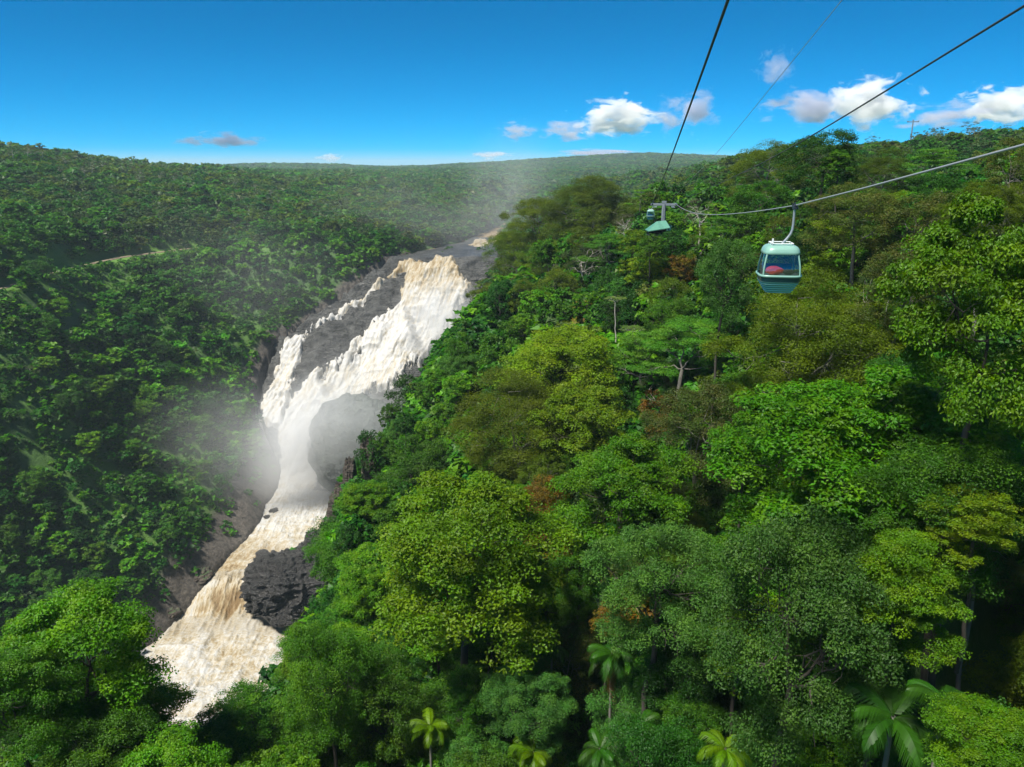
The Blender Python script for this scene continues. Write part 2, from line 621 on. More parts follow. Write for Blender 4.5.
AZ = np.radians(np.concatenate([np.arange(-180, -50, 4.0), np.arange(-50, -26, 0.3), np.arange(-26, 0, 0.11),
                                np.arange(0, 50, 0.3), np.arange(50, 180.1, 4.0)]))
LD = np.concatenate([np.linspace(math.log(3), math.log(220), 90)[:-1], np.linspace(math.log(220), math.log(720), 260)[:-1],
                     np.linspace(math.log(720), math.log(14000), 110)])
_az, _ld = np.meshgrid(AZ, LD, indexing='ij')
_D = np.exp(_ld)
GX, GY = _D * np.sin(_az), _D * np.cos(_az)
GZ = raw_ground(GX, GY)
GZ = GZ - (_D / 1000) ** 2 * 0.0


def ground(x, y):
    x, y = np.asarray(x, float), np.asarray(y, float)
    a = np.interp(np.arctan2(x, y), AZ, np.arange(len(AZ)))
    l = np.interp(np.log(np.maximum(np.hypot(x, y), 3.01)), LD, np.arange(len(LD)))
    i = np.clip(np.floor(a).astype(int), 0, len(AZ) - 2)
    j = np.clip(np.floor(l).astype(int), 0, len(LD) - 2)
    fa, fl = a - i, l - j
    return (GZ[i, j] * (1 - fa) * (1 - fl) + GZ[i + 1, j] * fa * (1 - fl) + GZ[i, j + 1] * (1 - fa) * fl + GZ[i + 1, j + 1] * fa * fl)


# rock and grass masks of the ground
_zr, _L, _Rr = river_at(GY)
_s = np.maximum(_L - GX, GX - _Rr)
_rockw = np.where(GX < (_L + _Rr) / 2, np.where(GY > 450, 8, 19), 12) * np.where(GY > 640, .3, 1) * (0.7 + 0.6 * (fbm(GX / 25, GY / 25, 0, 3, 21) + 0.4))
ROCKM = ((1 - sstep(_rockw * 0.7, _rockw * 1.25, np.maximum(_s, 0))) * ((GY > 235) & (GY < 640))).astype(float)
_rd = seg_dist(GX, GY, RAIL)
GRASSM = (1 - sstep(10, 17, _rd + 4 * fbm(GX / 14, GY / 14, 0, 3, 31)))
_u0, _v0, _ = proj(GX, GY, GZ)
for (cx, cy, rx, ry) in [(25, 278, 60, 16), (265, 290, 9, 16), (200, 395, 26, 10), (180, 430, 20, 8), (110, 285, 40, 10), (165, 545, 36, 9)]:
    gx, gy, gz = PH(cx, cy, 500)
    e = ((_u0 - cx) / rx) ** 2 + ((_v0 - cy) / ry) ** 2
    GRASSM = np.maximum(GRASSM, np.where((GY > 300) & (GY < 700), (1 - sstep(0.6, 1.2, e + 0.5 * fbm(GX / 10, GY / 10, 0, 3, 33))) * 0.8, 0))
_sc = fbm(GX / 38, GY / 38, 0, 3, 95)
GRASSM = np.maximum(GRASSM, np.where((GY > 290) & (GY < 640) & (GX < _L), .45 * sstep(0, .3, _sc), 0))
GZ = np.where(np.abs(_az) > 0.9, np.minimum(GZ, 30.0), GZ)
_v3 = np.stack([GX, GY, GZ], -1).reshape(-1, 3)
me = np_mesh("ground", _v3, grid_faces(len(AZ), len(LD)).ravel(), 4, True, None,
             {"rock": ROCKM.ravel(), "grassy": GRASSM.ravel()})
tag(link("ground", me, GROUND), kind='structure')

# ------------------------------------------------------------------ waterfall: rock face and white water
_o = np.argsort(RV[:, 0])


def row_y(py):
    return np.interp(py, RV[_o, 0], RV[_o, 1])


WF_MAIN = [(401, 263), (409, 259), (415, 260), (423, 264), (431, 263), (436, 257), (445, 256), (452, 257), (470, 285), (466, 298), (461, 306),
           (455, 318), (449, 330), (444, 343), (431, 352), (419, 366), (411, 375), (404, 388), (385, 391), (368, 396), (349, 416), (333, 433),
           (322, 446), (314, 458), (311, 468), (318, 474), (330, 480), (330, 492), (262, 498), (270, 490), (284, 470), (281, 455), (277, 438),
           (279, 425), (284, 410), (302, 384), (322, 367), (341, 357), (352, 348), (365, 337), (368, 330), (374, 321), (387, 314), (400, 306), (401, 294), (404, 278)]
WF_LEFT = [(290, 341), (297, 338), (303, 336), (307, 340), (301, 350), (300, 362), (294, 380), (287, 400), (284, 424), (275, 428), (262, 420), (262, 406),
           (268, 390), (276, 368), (284, 350)]
WF_THIN = [(299, 338), (316, 326), (325, 322), (339, 316), (340, 312), (352, 303), (362, 298), (373, 288), (386, 277), (400, 266), (402, 269), (390, 280),
           (376, 292), (364, 303), (352, 309), (341, 320), (326, 327), (308, 341)]
WF_TOP = [(466, 244), (478, 241), (505, 239), (506, 243), (480, 246), (468, 247)]
HOLLOW = [(410, 314), (424, 312), (434, 322), (437, 340), (428, 352), (420, 348), (411, 330)]
HOLLOW2 = [(322, 366), (340, 364), (347, 380), (342, 402), (328, 400), (320, 385)]
HOLLOW3 = [(352, 350), (366, 342), (370, 360), (362, 378), (352, 372)]

gx = np.arange(236, 512, 0.8)
gy = np.arange(238, 492, 0.7)
PXg, PYg = np.meshgrid(gx, gy)
Yg = row_y(PYg)
Zg = row_z(PYg, Yg)
_, _yd, _ = ray(512.0, PYg)
Xg = (PXg - 512) / F * Yg / _yd
_Lp = np.interp(PYg, RV[_o, 0], RV[_o, 2])
_Rp = np.interp(PYg, RV[_o, 0], RV[_o, 3])
edge = np.minimum(PXg - _Lp, _Rp + 14 - PXg)
face = sstep(255, 275, PYg) * (1 - sstep(462, 482, PYg))
big = fbm(Xg / 26, Zg / 20, Yg / 60, 3, 41) * 7
led = fbm(Xg / 14, Zg / 4.5, 0, 4, 43, True) * 3.0
fin = fbm(Xg / 4.5, Zg / 3.0, Yg / 5, 4, 45, True) * 1.5
# the smooth grey slab between the two branches bulges out; hollows behind the falls go in
slab = sstep(-4, 14, poly_sd(PXg, PYg, [(312, 335), (345, 318), (378, 290), (402, 268), (398, 300), (370, 325), (340, 352), (300, 378), (305, 350)]))
hol = sstep(-5, 7, poly_sd(PXg, PYg, HOLLOW)) * 9 + sstep(-4, 6, poly_sd(PXg, PYg, HOLLOW2)) * 6 + sstep(-4, 6, poly_sd(PXg, PYg, HOLLOW3)) * 5
dispr = (big + led * (0.7 + 0.5 * (1 - slab)) + fin * (0.5 + 0.5 * (1 - slab))) * (0.25 + 0.75 * face) + slab * 3 - hol
sink = sstep(6, -7, edge + fbm(Xg / 8, Zg / 8, 0, 3, 47) * 6) * 16
dr = dispr - sink
NX, NY, NZ = 0.0, -0.62, 0.78
verts = np.stack([Xg + NX * dr, Yg + NY * dr, Zg + NZ * dr], -1).reshape(-1, 3)
q = grid_faces(*PXg.shape, mask=(edge > -10))
v2, q2, _ = compact(verts, q, {})
rf = link("rock_face", np_mesh("rock_face", v2, q2.ravel(), 4, True), ROCK_FALLS)
tag(rf, "wet grey rock face that the brown waterfall pours down", "rock face", kind='structure')

sds = [poly_sd(PXg, PYg, p) for p in (WF_MAIN, WF_LEFT, WF_THIN, WF_TOP)]
sdw = np.max(np.stack([sds[0] + 1.2, sds[1] + 2.6, sds[2] + 1.6, sds[3] + 0.5]), 0)
jit = fbm(PXg / 4, PYg / 11, 0, 4, 51) * 3.2
gap = fbm((PXg + PYg * .25) / 5.5, PYg / 26, 0, 4, 59, True)
sdw = sdw + jit * 1.25 - hol * 0.55 - 9 * sstep(.42, .75, gap) * sstep(318, 335, PYg) * (1 - sstep(395, 425, PYg)) * sstep(30, 8, sdw) * (.35 + .65 * sstep(305, 318, PXg))
flowU = Xg
arc = np.concatenate([[0], np.cumsum(np.hypot(np.diff(Yg[:, 0]), np.diff(Zg[:, 0])))])
flowV = np.broadcast_to(arc[:, None], Xg.shape)
drift = flowU + 0.28 * flowV
st = fbm(drift / 2.0, flowV / 20, 0, 5, 53, True)
fl2 = fbm(drift / 0.9, flowV / 5, 0, 3, 57, True)
tb = fbm(drift / 8, flowV / 13, 0.5, 4, 55)
steep = sstep(255, 268, PYg) * (1 - sstep(455, 480, PYg))
dw = (big + led * 0.6) * (0.25 + 0.75 * face) + slab * 2 - hol * 0.8 + np.clip(sdw * 0.75, -7, 3.6) + (st * 1.05 + tb * 1.2 + fl2 * .35) * np.clip(sdw * 0.3, 0, 1)
dw = dw - 9 * sstep(470, 488, PYg)
vw = np.stack([Xg + NX * dw, Yg + NY * dw, Zg + NZ * dw], -1).reshape(-1, 3)
foam = 0.56 + 0.10 * st + 0.16 * tb + 0.07 * fl2 + 0.42 * sstep(275, 335, PYg) * (1 - 0.35 * sstep(330, 390, PYg)) + 0.12 * sstep(420, 470, PYg)
foam = foam - 0.15 * sstep(300, 258, PYg)
flow = np.stack([flowU + 0.28 * flowV, flowV * 0.22, np.zeros_like(flowU)], -1)
q = grid_faces(*PXg.shape, mask=(sdw > -5))
v2, q2, at = compact(vw, q, {"foam": foam.ravel(), "flow": flow.reshape(-1, 3)})
wf = link("waterfall", np_mesh("waterfall", v2, q2.ravel(), 4, True, None, at), WATER)
tag(wf, "tall cream and white waterfall in flood over the grey rock face", "waterfall", kind='structure')

# ------------------------------------------------------------------ river below the falls
rows = np.arange(468, 744, 0.6)
tt = np.linspace(-0.1, 1.1, 210)
Yr = row_y(rows)
Zr0 = row_z(rows, Yr)
_, _yd, _ = ray(512.0, rows)
Lr = (np.interp(rows, RV[_o, 0], RV[_o, 2]) - 512) / F * Yr / _yd
Rr_ = (np.interp(rows, RV[_o, 0], RV[_o, 3]) - 512) / F * Yr / _yd
Xr = Lr[:, None] + (Rr_ - Lr)[:, None] * tt[None]
Yr2 = np.broadcast_to(Yr[:, None], Xr.shape)
PYr = np.broadcast_to(rows[:, None], Xr.shape)
arc = np.broadcast_to(np.concatenate([[0], np.cumsum(np.hypot(np.diff(Yr), np.diff(Zr0)))])[:, None], Xr.shape)
drop = sstep(570, 585, PYr) * (1 - sstep(618, 640, PYr))
wav = fbm(Xr / 7, arc / 9, 0, 5, 61, True)
wav2 = fbm(Xr / 3, arc / 8, 0, 4, 63, True)
lump = fbm(Xr / 16, arc / 16, 0, 3, 65)
mid = np.sin(np.clip(tt, 0, 1) * math.pi)[None] ** 0.6
Zr = Zr0[:, None] + (wav * 1.1 + lump * 1.6) * (0.5 + 0.5 * mid) + wav2 * (0.5 + 1.0 * drop) + mid * 0.8 + drop * (mid ** 2) * 2.4
_, xs, _ = proj(Xr, Yr2, Zr)
upx, vpx, _ = proj(Xr, Yr2, Zr)
foam = 0.62 + 0.26 * wav + 0.2 * lump
foam += 0.22 * (1 - sstep(500, 560, PYr))
browns = np.exp(-(((upx - 228) / 26) ** 2 + ((PYr - 608) / 17) ** 2))
foam += -0.75 * browns + 0.35 * browns * wav2
foam += 0.12 * sstep(640, 665, PYr) - 0.16 * np.exp(-(((upx - 245) / 25) ** 2 + ((PYr - 668) / 25) ** 2))
foam -= 0.25 * np.exp(-((PYr - 560) / 18) ** 2) * 0.8
flow = np.stack([Xr, arc * (0.8 - 0.55 * drop), np.zeros_like(Xr)], -1)
v = np.stack([Xr, Yr2, Zr], -1).reshape(-1, 3)
rv = link("river", np_mesh("river", v, grid_faces(*Xr.shape).ravel(), 4, True, None,
                           {"foam": foam.ravel(), "flow": flow.reshape(-1, 3)}), WATER)
tag(rv, "muddy cream river foaming through the gorge below the falls", "river", kind='structure')
# the quiet reach above the falls
rows = np.arange(197, 252, 0.5)
tt = np.linspace(-0.05, 1.05, 60)
Yr = row_y(rows); Zr0 = row_z(rows, Yr)
_, _yd, _ = ray(512.0, rows)
Lr = (np.interp(rows, RV[_o, 0], RV[_o, 2]) - 512) / F * Yr / _yd
Rr_ = (np.interp(rows, RV[_o, 0], RV[_o, 3]) - 512) / F * Yr / _yd
Xr = Lr[:, None] + (Rr_ - Lr)[:, None] * tt[None]
Yr2 = np.broadcast_to(Yr[:, None], Xr.shape)
PYr = np.broadcast_to(rows[:, None], Xr.shape)
n = fbm(Xr / 10, Yr2 / 20, 0, 3, 71)
upx, _, _ = proj(Xr, Yr2, Zr0[:, None] + 0 * Xr)
white = np.maximum(sstep(206, 203, PYr), np.exp(-((PYr - 244) / 1.6) ** 2) * sstep(462, 472, upx))
v = np.stack([Xr, Yr2, Zr0[:, None] - 1.2 + n * 0.5 + 0 * Xr], -1).reshape(-1, 3)
up = link("river", np_mesh("river_upper", v, grid_faces(*Xr.shape).ravel(), 4, True, None,
          {"foam": (0.1 + 0.9 * white + 0.2 * n).ravel(), "flow": np.stack([Xr, Yr2 * 0.6, 0 * Xr], -1).reshape(-1, 3)}), WATER)
tag(up, "calmer brown river reach just above the waterfall lip", "river", kind='structure')


# ------------------------------------------------------------------ rocks
def rock_mesh(name, sx, sy, sz, seed, sub=5, amp=0.35, blocky=0.5):
    bm = bmesh.new()
    bmesh.ops.create_icosphere(bm, subdivisions=sub, radius=1.0)
    P = np.array([v.co[:] for v in bm.verts])
    F_ = np.array([[v.index for v in f.verts] for f in bm.faces])
    bm.free()
    n1 = fbm(P[:, 0] * 1.3 + seed, P[:, 1] * 1.3, P[:, 2] * 1.3, 3, seed)
    n2 = fbm(P[:, 0] * 3.2, P[:, 1] * 3.2 + seed, P[:, 2] * 4.5, 4, seed + 3, True)
    n3 = fbm(P[:, 0] * 9, P[:, 1] * 9 + seed, P[:, 2] * 12, 4, seed + 5, True)
    r = 1 + amp * n1 + amp * 0.55 * n2 + amp * 0.22 * n3
    P = P * r[:, None] * np.array([sx, sy, sz])
    st_ = sz * 0.16
    zq = np.round(P[:, 2] / st_ + 0.4 * n2) * st_
    P[:, 2] = P[:, 2] * (1 - blocky) + zq * blocky
    return np_mesh(name, P, F_.ravel(), 3, False)


def put_rock(px, py, D, sx, sy, sz, seed, mat, label, name="rock_outcrop", cat="rock outcrop", rz=0.0, sub=5, amp=0.35, blocky=0.5, group=None):
    if D is None:                                      # in or beside the river: at the height of its row
        yy = float(row_y(py))
        x, y, z = map(float, PH(px, py, yy))
        x, y, z = x * yy / y, yy, z * yy / y
    else:
        x, y, z = map(float, PH(px, py, D))
    o = link(name, rock_mesh(name, sx, sy, sz, seed, sub, amp, blocky), mat, loc=(x, y, z))
    o.rotation_euler = (0, 0, rz)
    return tag(o, label, cat, group)


put_rock(292, 582, 352, 21, 22, 11, 3, ROCK_BLACK, "jagged black wet rock outcrop jutting into the cream rapids", sub=6, amp=0.42, rz=0.3)
put_rock(325, 560, 362, 12, 14, 11, 8, ROCK_BLACK, "brownish dark rock shoulder behind the black outcrop, under the leafy cliff", sub=6, rz=0.8)
put_rock(356, 446, 440, 25, 26, 29, 14, rock_material("dark_dome_rock", (0.045, 0.056, 0.048), (0.10, 0.115, 0.10), 0.7),
         "smooth dark rock dome veiled in spray right of the falls' foot", sub=6, amp=0.14, blocky=0.1)
put_rock(344, 522, 162, 3.2, 3.5, 8.5, 21, ROCK_MOSSY, "mossy brown cliff buttress on the left edge of the near slope", sub=5, amp=0.3)
put_rock(350, 482, 163, 1.5, 1.6, 5.5, 27, ROCK_MOSSY, "narrow mossy rock pinnacle sticking up beside the spray", sub=5, amp=0.25)
put_rock(370, 462, 172, 2.0, 2.0, 6, 33, ROCK_MOSSY, "second mossy rock pillar, right of the narrow pinnacle", sub=5, amp=0.25)
for i, (px, py, D, s, lab) in enumerate([
        (274, 512, None, 2.6, "small dark boulder breaking the white water left of midstream"),
        (283, 508, None, 1.8, "tiny dark boulder in the white water below the falls"),
        (268, 518, None, 2.2, "wet boulder at the left edge of the narrow rapids"),
        (222, 553, None, 3.4, "pale grey boulder on the left bank by the narrows"),
        (262, 556, None, 3.2, "dark boulder at the upstream tip of the black outcrop"),
        (172, 612, None, 5.0, "low brown boulder on the left bank above the foaming pool"),
        (200, 575, None, 5.5, "broad brown bank boulder just left of the narrow rapids"),
        (245, 497, None, 8.0, "large mist-dimmed bank rock left of the falls' foot"),
        (152, 632, None, 4.0, "flat brown boulder at the pool's left corner")]):
    put_rock(px, py, D, s, s * 1.2, s * 0.7, 50 + i, ROCK_BLACK if i < 3 or i == 4 else ROCK_MOSSY, lab, "boulder", "boulder", i * 0.7, 4, 0.35, 0.3,
             "boulders along the river")

# ------------------------------------------------------------------ railway on its terrace
def smooth_path(path, n):
    p = np.array(path)
    s = np.concatenate([[0], np.cumsum(np.hypot(*np.diff(p, axis=0).T))])
    t = np.linspace(0, s[-1], n)
    return np.stack([np.interp(t, s, p[:, 0]), np.interp(t, s, p[:, 1])], 1)


pr = smooth_path(RAIL, 90)
for _ in range(6):
    pr[1:-1] = (pr[:-2] + 2 * pr[1:-1] + pr[2:]) / 4
dT = np.gradient(pr, axis=0)
dT /= np.linalg.norm(dT, axis=1)[:, None]
nT = np.stack([dT[:, 1], -dT[:, 0]], 1)          # towards the gorge
offs = np.array([-2.6, -1.6, 0, 1.6, 2.6])
pts = pr[:, None] + nT[:, None] * offs[None, :, None]
zc_ = ground(pr[:, 0], pr[:, 1])
k = np.ones(9) / 9
zs = rail_z(pr[:, 0], pr[:, 1]) + 0.5
zz = zs[:, None] + np.array([-1.2, 0, 0.05, 0, -1.2])[None]
v = np.concatenate([pts, zz[..., None]], -1).reshape(-1, 3)
tag(link("railway", np_mesh("railway", v, grid_faces(len(pr), 5).ravel(), 4), pmat("ballast", (0.2, 0.15, 0.1), 0.9, var=0.4, vscale=0.8)),
    "brown railway bed along the grassy terrace of the left gorge wall", "railway", kind='structure')

#@@TREES>
# ------------------------------------------------------------------ trees: prototypes
rng = np.random.default_rng(7)
SPEC = {
    # colour, second colour, share of second, leaf size, clump flatness, lobe count, crown flatness, sparse
    'broad':    dict(c=(0.040, 0.115, 0.014), c2=(0.075, 0.16, 0.02), p2=.25, leaf=1.0, flat=.75, lobes=17, open=0.0),
    'bright':   dict(c=(0.062, 0.175, 0.012), c2=(0.11, 0.22, 0.015), p2=.35, leaf=1.25, flat=.6, lobes=18, open=0.05),
    'bush_a':   dict(c=(0.040, 0.115, 0.014), c2=(0.075, 0.16, 0.02), p2=.25, leaf=1.0, flat=.75, lobes=6, open=0.0),
    'bush_b':   dict(c=(0.062, 0.175, 0.012), c2=(0.11, 0.22, 0.015), p2=.35, leaf=1.25, flat=.6, lobes=7, open=0.0),
    'bush_c':   dict(c=(0.025, 0.080, 0.010), c2=(0.04, 0.11, 0.014), p2=.25, leaf=1.0, flat=.8, lobes=6, open=0.0),
    'dark':     dict(c=(0.020, 0.070, 0.010), c2=(0.035, 0.10, 0.014), p2=.25, leaf=1.0, flat=.8, lobes=16, open=0.0),
    'olive':    dict(c=(0.068, 0.112, 0.012), c2=(0.095, 0.135, 0.014), p2=.3, leaf=.8, flat=.75, lobes=24, open=0.03),
    'yellow':   dict(c=(0.105, 0.20, 0.009), c2=(0.145, 0.215, 0.011), p2=.3, leaf=1.1, flat=.65, lobes=19, open=0.08),
    'brown':    dict(c=(0.055, 0.095, 0.018), c2=(0.09, 0.10, 0.024), p2=.35, leaf=.9, flat=.65, lobes=18, open=0.08),
    'blue':     dict(c=(0.045, 0.125, 0.026), c2=(0.075, 0.165, 0.032), p2=.3, leaf=.85, flat=.85, lobes=21, open=0.05),
    'tier':     dict(c=(0.062, 0.165, 0.024), c2=(0.1, 0.2, 0.03), p2=.3, leaf=.9, flat=.28, lobes=12, open=0.1),
    'umbrella': dict(c=(0.10, 0.165, 0.04), c2=(0.13, 0.19, 0.05), p2=.4, leaf=.75, flat=.3, lobes=10, open=0.2),
    'gum':      dict(c=(0.050, 0.085, 0.030), c2=(0.08, 0.11, 0.04), p2=.3, leaf=.8, flat=.55, lobes=9, open=0.35),
    'orange':   dict(c=(0.12, 0.11, 0.018), c2=(0.16, 0.09, 0.022), p2=.4, leaf=1.0, flat=.7, lobes=16, open=0.1),
    'bare':     dict(c=(0.11, 0.10, 0.085), c2=(0.08, 0.085, 0.06), p2=.3, leaf=.45, flat=.7, lobes=12, open=0.6),
}
# level of detail: clumps per lobe, leaves per clump, leaf length (share of the crown radius)
LOD = {'hero': (24, 150, 0.029), 'near': (19, 82, 0.040), 'mid': (13, 36, 0.068), 'far': (7, 26, 0.125),
       'stuff0': (6, 13, 0.165), 'stuff1': (5, 9, 0.21), 'stuff2': (3, 6, 0.32), 'stuff3': (2, 3.4, 0.47), 'stuff4': (2, 1.6, 0.62)}


def unit(v):
    return v / (np.linalg.norm(v, axis=-1, keepdims=True) + 1e-9)


def lobe_layout(spec, seed):
    """lobe centres and radii of a crown of radius 1 whose centre is the origin"""
    r = np.random.default_rng(seed)
    S = SPEC[spec]
    n = S['lobes']
    k = np.arange(n) + 0.5
    if spec == 'umbrella':
        a = k * 2.39996
        rad = 0.72 * np.sqrt(k / n)
        c = np.stack([rad * np.cos(a), rad * np.sin(a), 0.22 - 0.25 * rad ** 2 + r.normal(0, .04, n)], 1)
        return c, np.full(n, .36) * r.uniform(.8, 1.2, n)
    if spec == 'tier':
        a = k * 2.39996 + r.normal(0, .3, n)
        lay = np.arange(n) % 4
        rad = np.array([.62, .58, .45, .18])[lay] * r.uniform(.7, 1.2, n)
        c = np.stack([rad * np.cos(a), rad * np.sin(a), np.array([-.35, 0.0, .32, .6])[lay] + r.normal(0, .06, n)], 1)
        return c, r.uniform(.34, .5, n)
    a = k * 2.39996 + r.normal(0, .25, n)
    zc = 1 - 1.95 * k / n                              # from the top down to the skirts
    rad = np.sqrt(np.maximum(0, 1 - np.where(zc < 0, zc * .62, zc) ** 2))
    sh = (.60 if spec != 'olive' else .70) * r.uniform(.64, 1.28, n)
    c = np.stack([rad * np.cos(a), rad * np.sin(a), zc], 1) * sh[:, None]
    if spec not in ('gum', 'bare'):
        c[:, 2] = np.where(c[:, 2] < 0, c[:, 2] * 1.45, c[:, 2])
    return c, r.uniform(.32, .5, n) * (1.0 if n < 21 else .9)


def crown_arrays(spec, lod, seed):
    """leaf polygons (M, k, 3) of a crown of radius 1, and their colours"""
    r = np.random.default_rng(seed + 1000)
    S = SPEC[spec]
    nc, nl, ll = LOD[lod]
    tri = lod.startswith('stuff')
    cen, rad = lobe_layout(spec, seed)
    P, NN, CC, SZ = [], [], [], []
    c1, c2 = np.array(S['c']), np.array(S['c2'])
    for i in range(len(cen)):
        m = nc
        d = r.normal(size=(m, 3))
        d[:, 2] = np.abs(d[:, 2]) * (1 if spec not in ('tier', 'umbrella') else .4) - .25
        out = unit(cen[i] + np.array([0, 0, .35]))
        d = unit(unit(d) + out * .55)
        cc = cen[i] + d * rad[i] * r.uniform(.6, 1.08, (m, 1)) * np.array([1, 1, S['flat'] ** .5])
        cr = rad[i] * r.uniform(.26, .46, m) * (1.0 if not tri else 1.25)
        keep = r.random(m) > S['open'] * .6
        for j in np.nonzero(keep)[0]:
            nn = max(1, int(nl * (1.5 if spec == 'olive' and not tri else 1) * r.uniform(.6, 1.3) * (1 - S['open'] * .5) + r.random()))
            dd = unit(r.normal(size=(nn, 3)) + np.array([0, 0, .45]) + out * .25)
            rr = cr[j] * r.uniform(.55, 1.08, (nn, 1))
            P.append(cc[j] + dd * rr * np.array([1, 1, S['flat']]))
            NN.append(unit(dd * .75 + np.array([0, 0, .75]) + r.normal(0, .42, (nn, 3))))
            base = c2 if r.random() < S['p2'] else c1
            mixv = np.clip(r.normal(.18, .2, (nn, 1)), 0, 1)
            col = base * (1 - mixv) + c2 * mixv
            CC.append(col * r.uniform(.87, 1.15, (nn, 1)) * r.uniform(.78, 1.22))
            SZ.append(ll * S['leaf'] * r.uniform(.7, 1.3, nn) * (1.0 if not tri else 1.25))
    P, NN, CC, SZ = map(np.concatenate, (P, NN, CC, SZ))
    t = unit(np.cross(NN, r.normal(size=NN.shape)))
    t[:, 2] -= .25
    t = unit(t)
    b = unit(np.cross(NN, t))
    L = SZ[:, None]
    if tri:
        V = np.stack([P - t * L * .5 - b * L * .32, P - t * L * .3 + b * L * .42, P + t * L * .62], 1)
    else:
        wd = .30 if spec not in ('olive', 'gum') else .2
        V = np.stack([P - t * L * .5, P + b * L * wd + NN * L * .06, P + t * L * .55 - NN * L * .08, P - b * L * wd + NN * L * .06], 1)
    return V, CC


def tube(path, radii, k=6):
    path = np.asarray(path, float)
    tan = unit(np.gradient(path, axis=0))
    ref = np.array([.31, .17, .93]) if abs(tan[0][2]) < .8 else np.array([1., .1, 0])
    u = unit(np.cross(tan, ref))
    v = np.cross(tan, u)
    a = np.linspace(0, 2 * math.pi, k, endpoint=False)
    ring = path[:, None] + np.asarray(radii)[:, None, None] * (np.cos(a)[None, :, None] * u[:, None] + np.sin(a)[None, :, None] * v[:, None])
    n = len(path)
    i = np.arange(n * k).reshape(n, k)
    q = np.stack([i[:-1], np.roll(i[:-1], -1, 1), np.roll(i[1:], -1, 1), i[1:]], -1).reshape(-1, 4)
    return ring.reshape(-1, 3), q


def join(parts):
    vs, qs, o = [], [], 0
    for v, q in parts:
        vs.append(v); qs.append(q + o); o += len(v)
    return np.concatenate(vs), np.concatenate(qs)


def trunk_arrays(spec, seed, k=7, twigs=True):
    """trunk and limbs for a crown of radius 1 centred on the origin; the shaft runs down to z = -5"""
    r = np.random.default_rng(seed + 2000)
    cen, rad = lobe_layout(spec, seed)
    fork = np.array([r.normal(0, .05), r.normal(0, .05), -.55 if spec not in ('umbrella',) else -.25])
    zs = np.linspace(-5, fork[2], 9)
    bend = r.normal(0, .05, (9, 2)).cumsum(0)
    bend -= bend[-1]
    sh = np.stack([bend[:, 0] + fork[0], bend[:, 1] + fork[1], zs], 1)
    r0 = .036 if spec != 'umbrella' else .03
    parts = [tube(sh, np.linspace(r0 * 1.6, r0, 9), k)]
    mains = []
    for n_, i in enumerate(sorted(range(len(cen)), key=lambda i_: (i_ * 7) % len(cen))):
        if spec not in ('olive', 'umbrella', 'gum', 'bare', 'tier') and cen[i][2] < -.45:
            continue
        e = cen[i] + (cen[i] - fork) * (.12 if spec == 'umbrella' else -.04)
        o_, thick = fork, .6
        if len(mains) >= 5:                              # later limbs spring from the nearest earlier one
            o_ = min((m_[3] for m_ in mains), key=lambda q_: float(np.sum((q_ - e) ** 2)))
            thick = .36
        mid = o_ * .5 + e * .5 + r.normal(0, .09, 3) + np.array([0, 0, -.06])
        s = np.linspace(0, 1, 7)[:, None]
        p = o_ * (1 - s) ** 2 + 2 * mid * s * (1 - s) + e * s ** 2
        p[1:-1] += r.normal(0, .02, (5, 3))
        if len(mains) < 5:
            mains.append(p)
        parts.append(tube(p, np.linspace(r0 * thick, r0 * .1, 7), 5))
        if twigs:
            for _ in range(4):
                j = r.integers(3, 7)
                e2 = p[j] + unit(r.normal(size=3) + unit(cen[i]) * .8) * rad[i] * r.uniform(.6, 1.0)
                m2 = (p[j] + e2) / 2 + r.normal(0, .03, 3)
                parts.append(tube(np.stack([p[j], m2, e2]), [r0 * .2, r0 * .12, r0 * .05], 4))
    return join(parts)


_crowns, _trunks, _larr = {}, {}, {}


def crown_mesh(spec, lod, var):
    key = (spec, lod, var)
    if key not in _crowns:
        V, C = crown_arrays(spec, lod, hashseed(spec) + var * 17)
        kk = V.shape[1]
        me = np_mesh("crown", V.reshape(-1, 3), np.arange(len(V) * kk), kk, False, C)
        me.materials.append(LEAF)
        _crowns[key] = me
    return _crowns[key]


def hashseed(s):
    return sum(ord(c) * (i + 3) for i, c in enumerate(s)) % 9973


def trunk_mesh(spec, var, pale):
    key = (spec, var, pale)
    if key not in _trunks:
        v, q = trunk_arrays(spec, hashseed(spec) + var * 17)
        me = np_mesh("trunk", v, q.ravel(), 4, True)
        me.materials.append(pale)
        _trunks[key] = me
    return _trunks[key]


BARK = {'olive': BARK_GREY, 'gum': BARK_PALE, 'umbrella': BARK_PALE, 'bare': BARK_PALE, 'brown': BARK_GREY, 'tier': BARK_GREY}

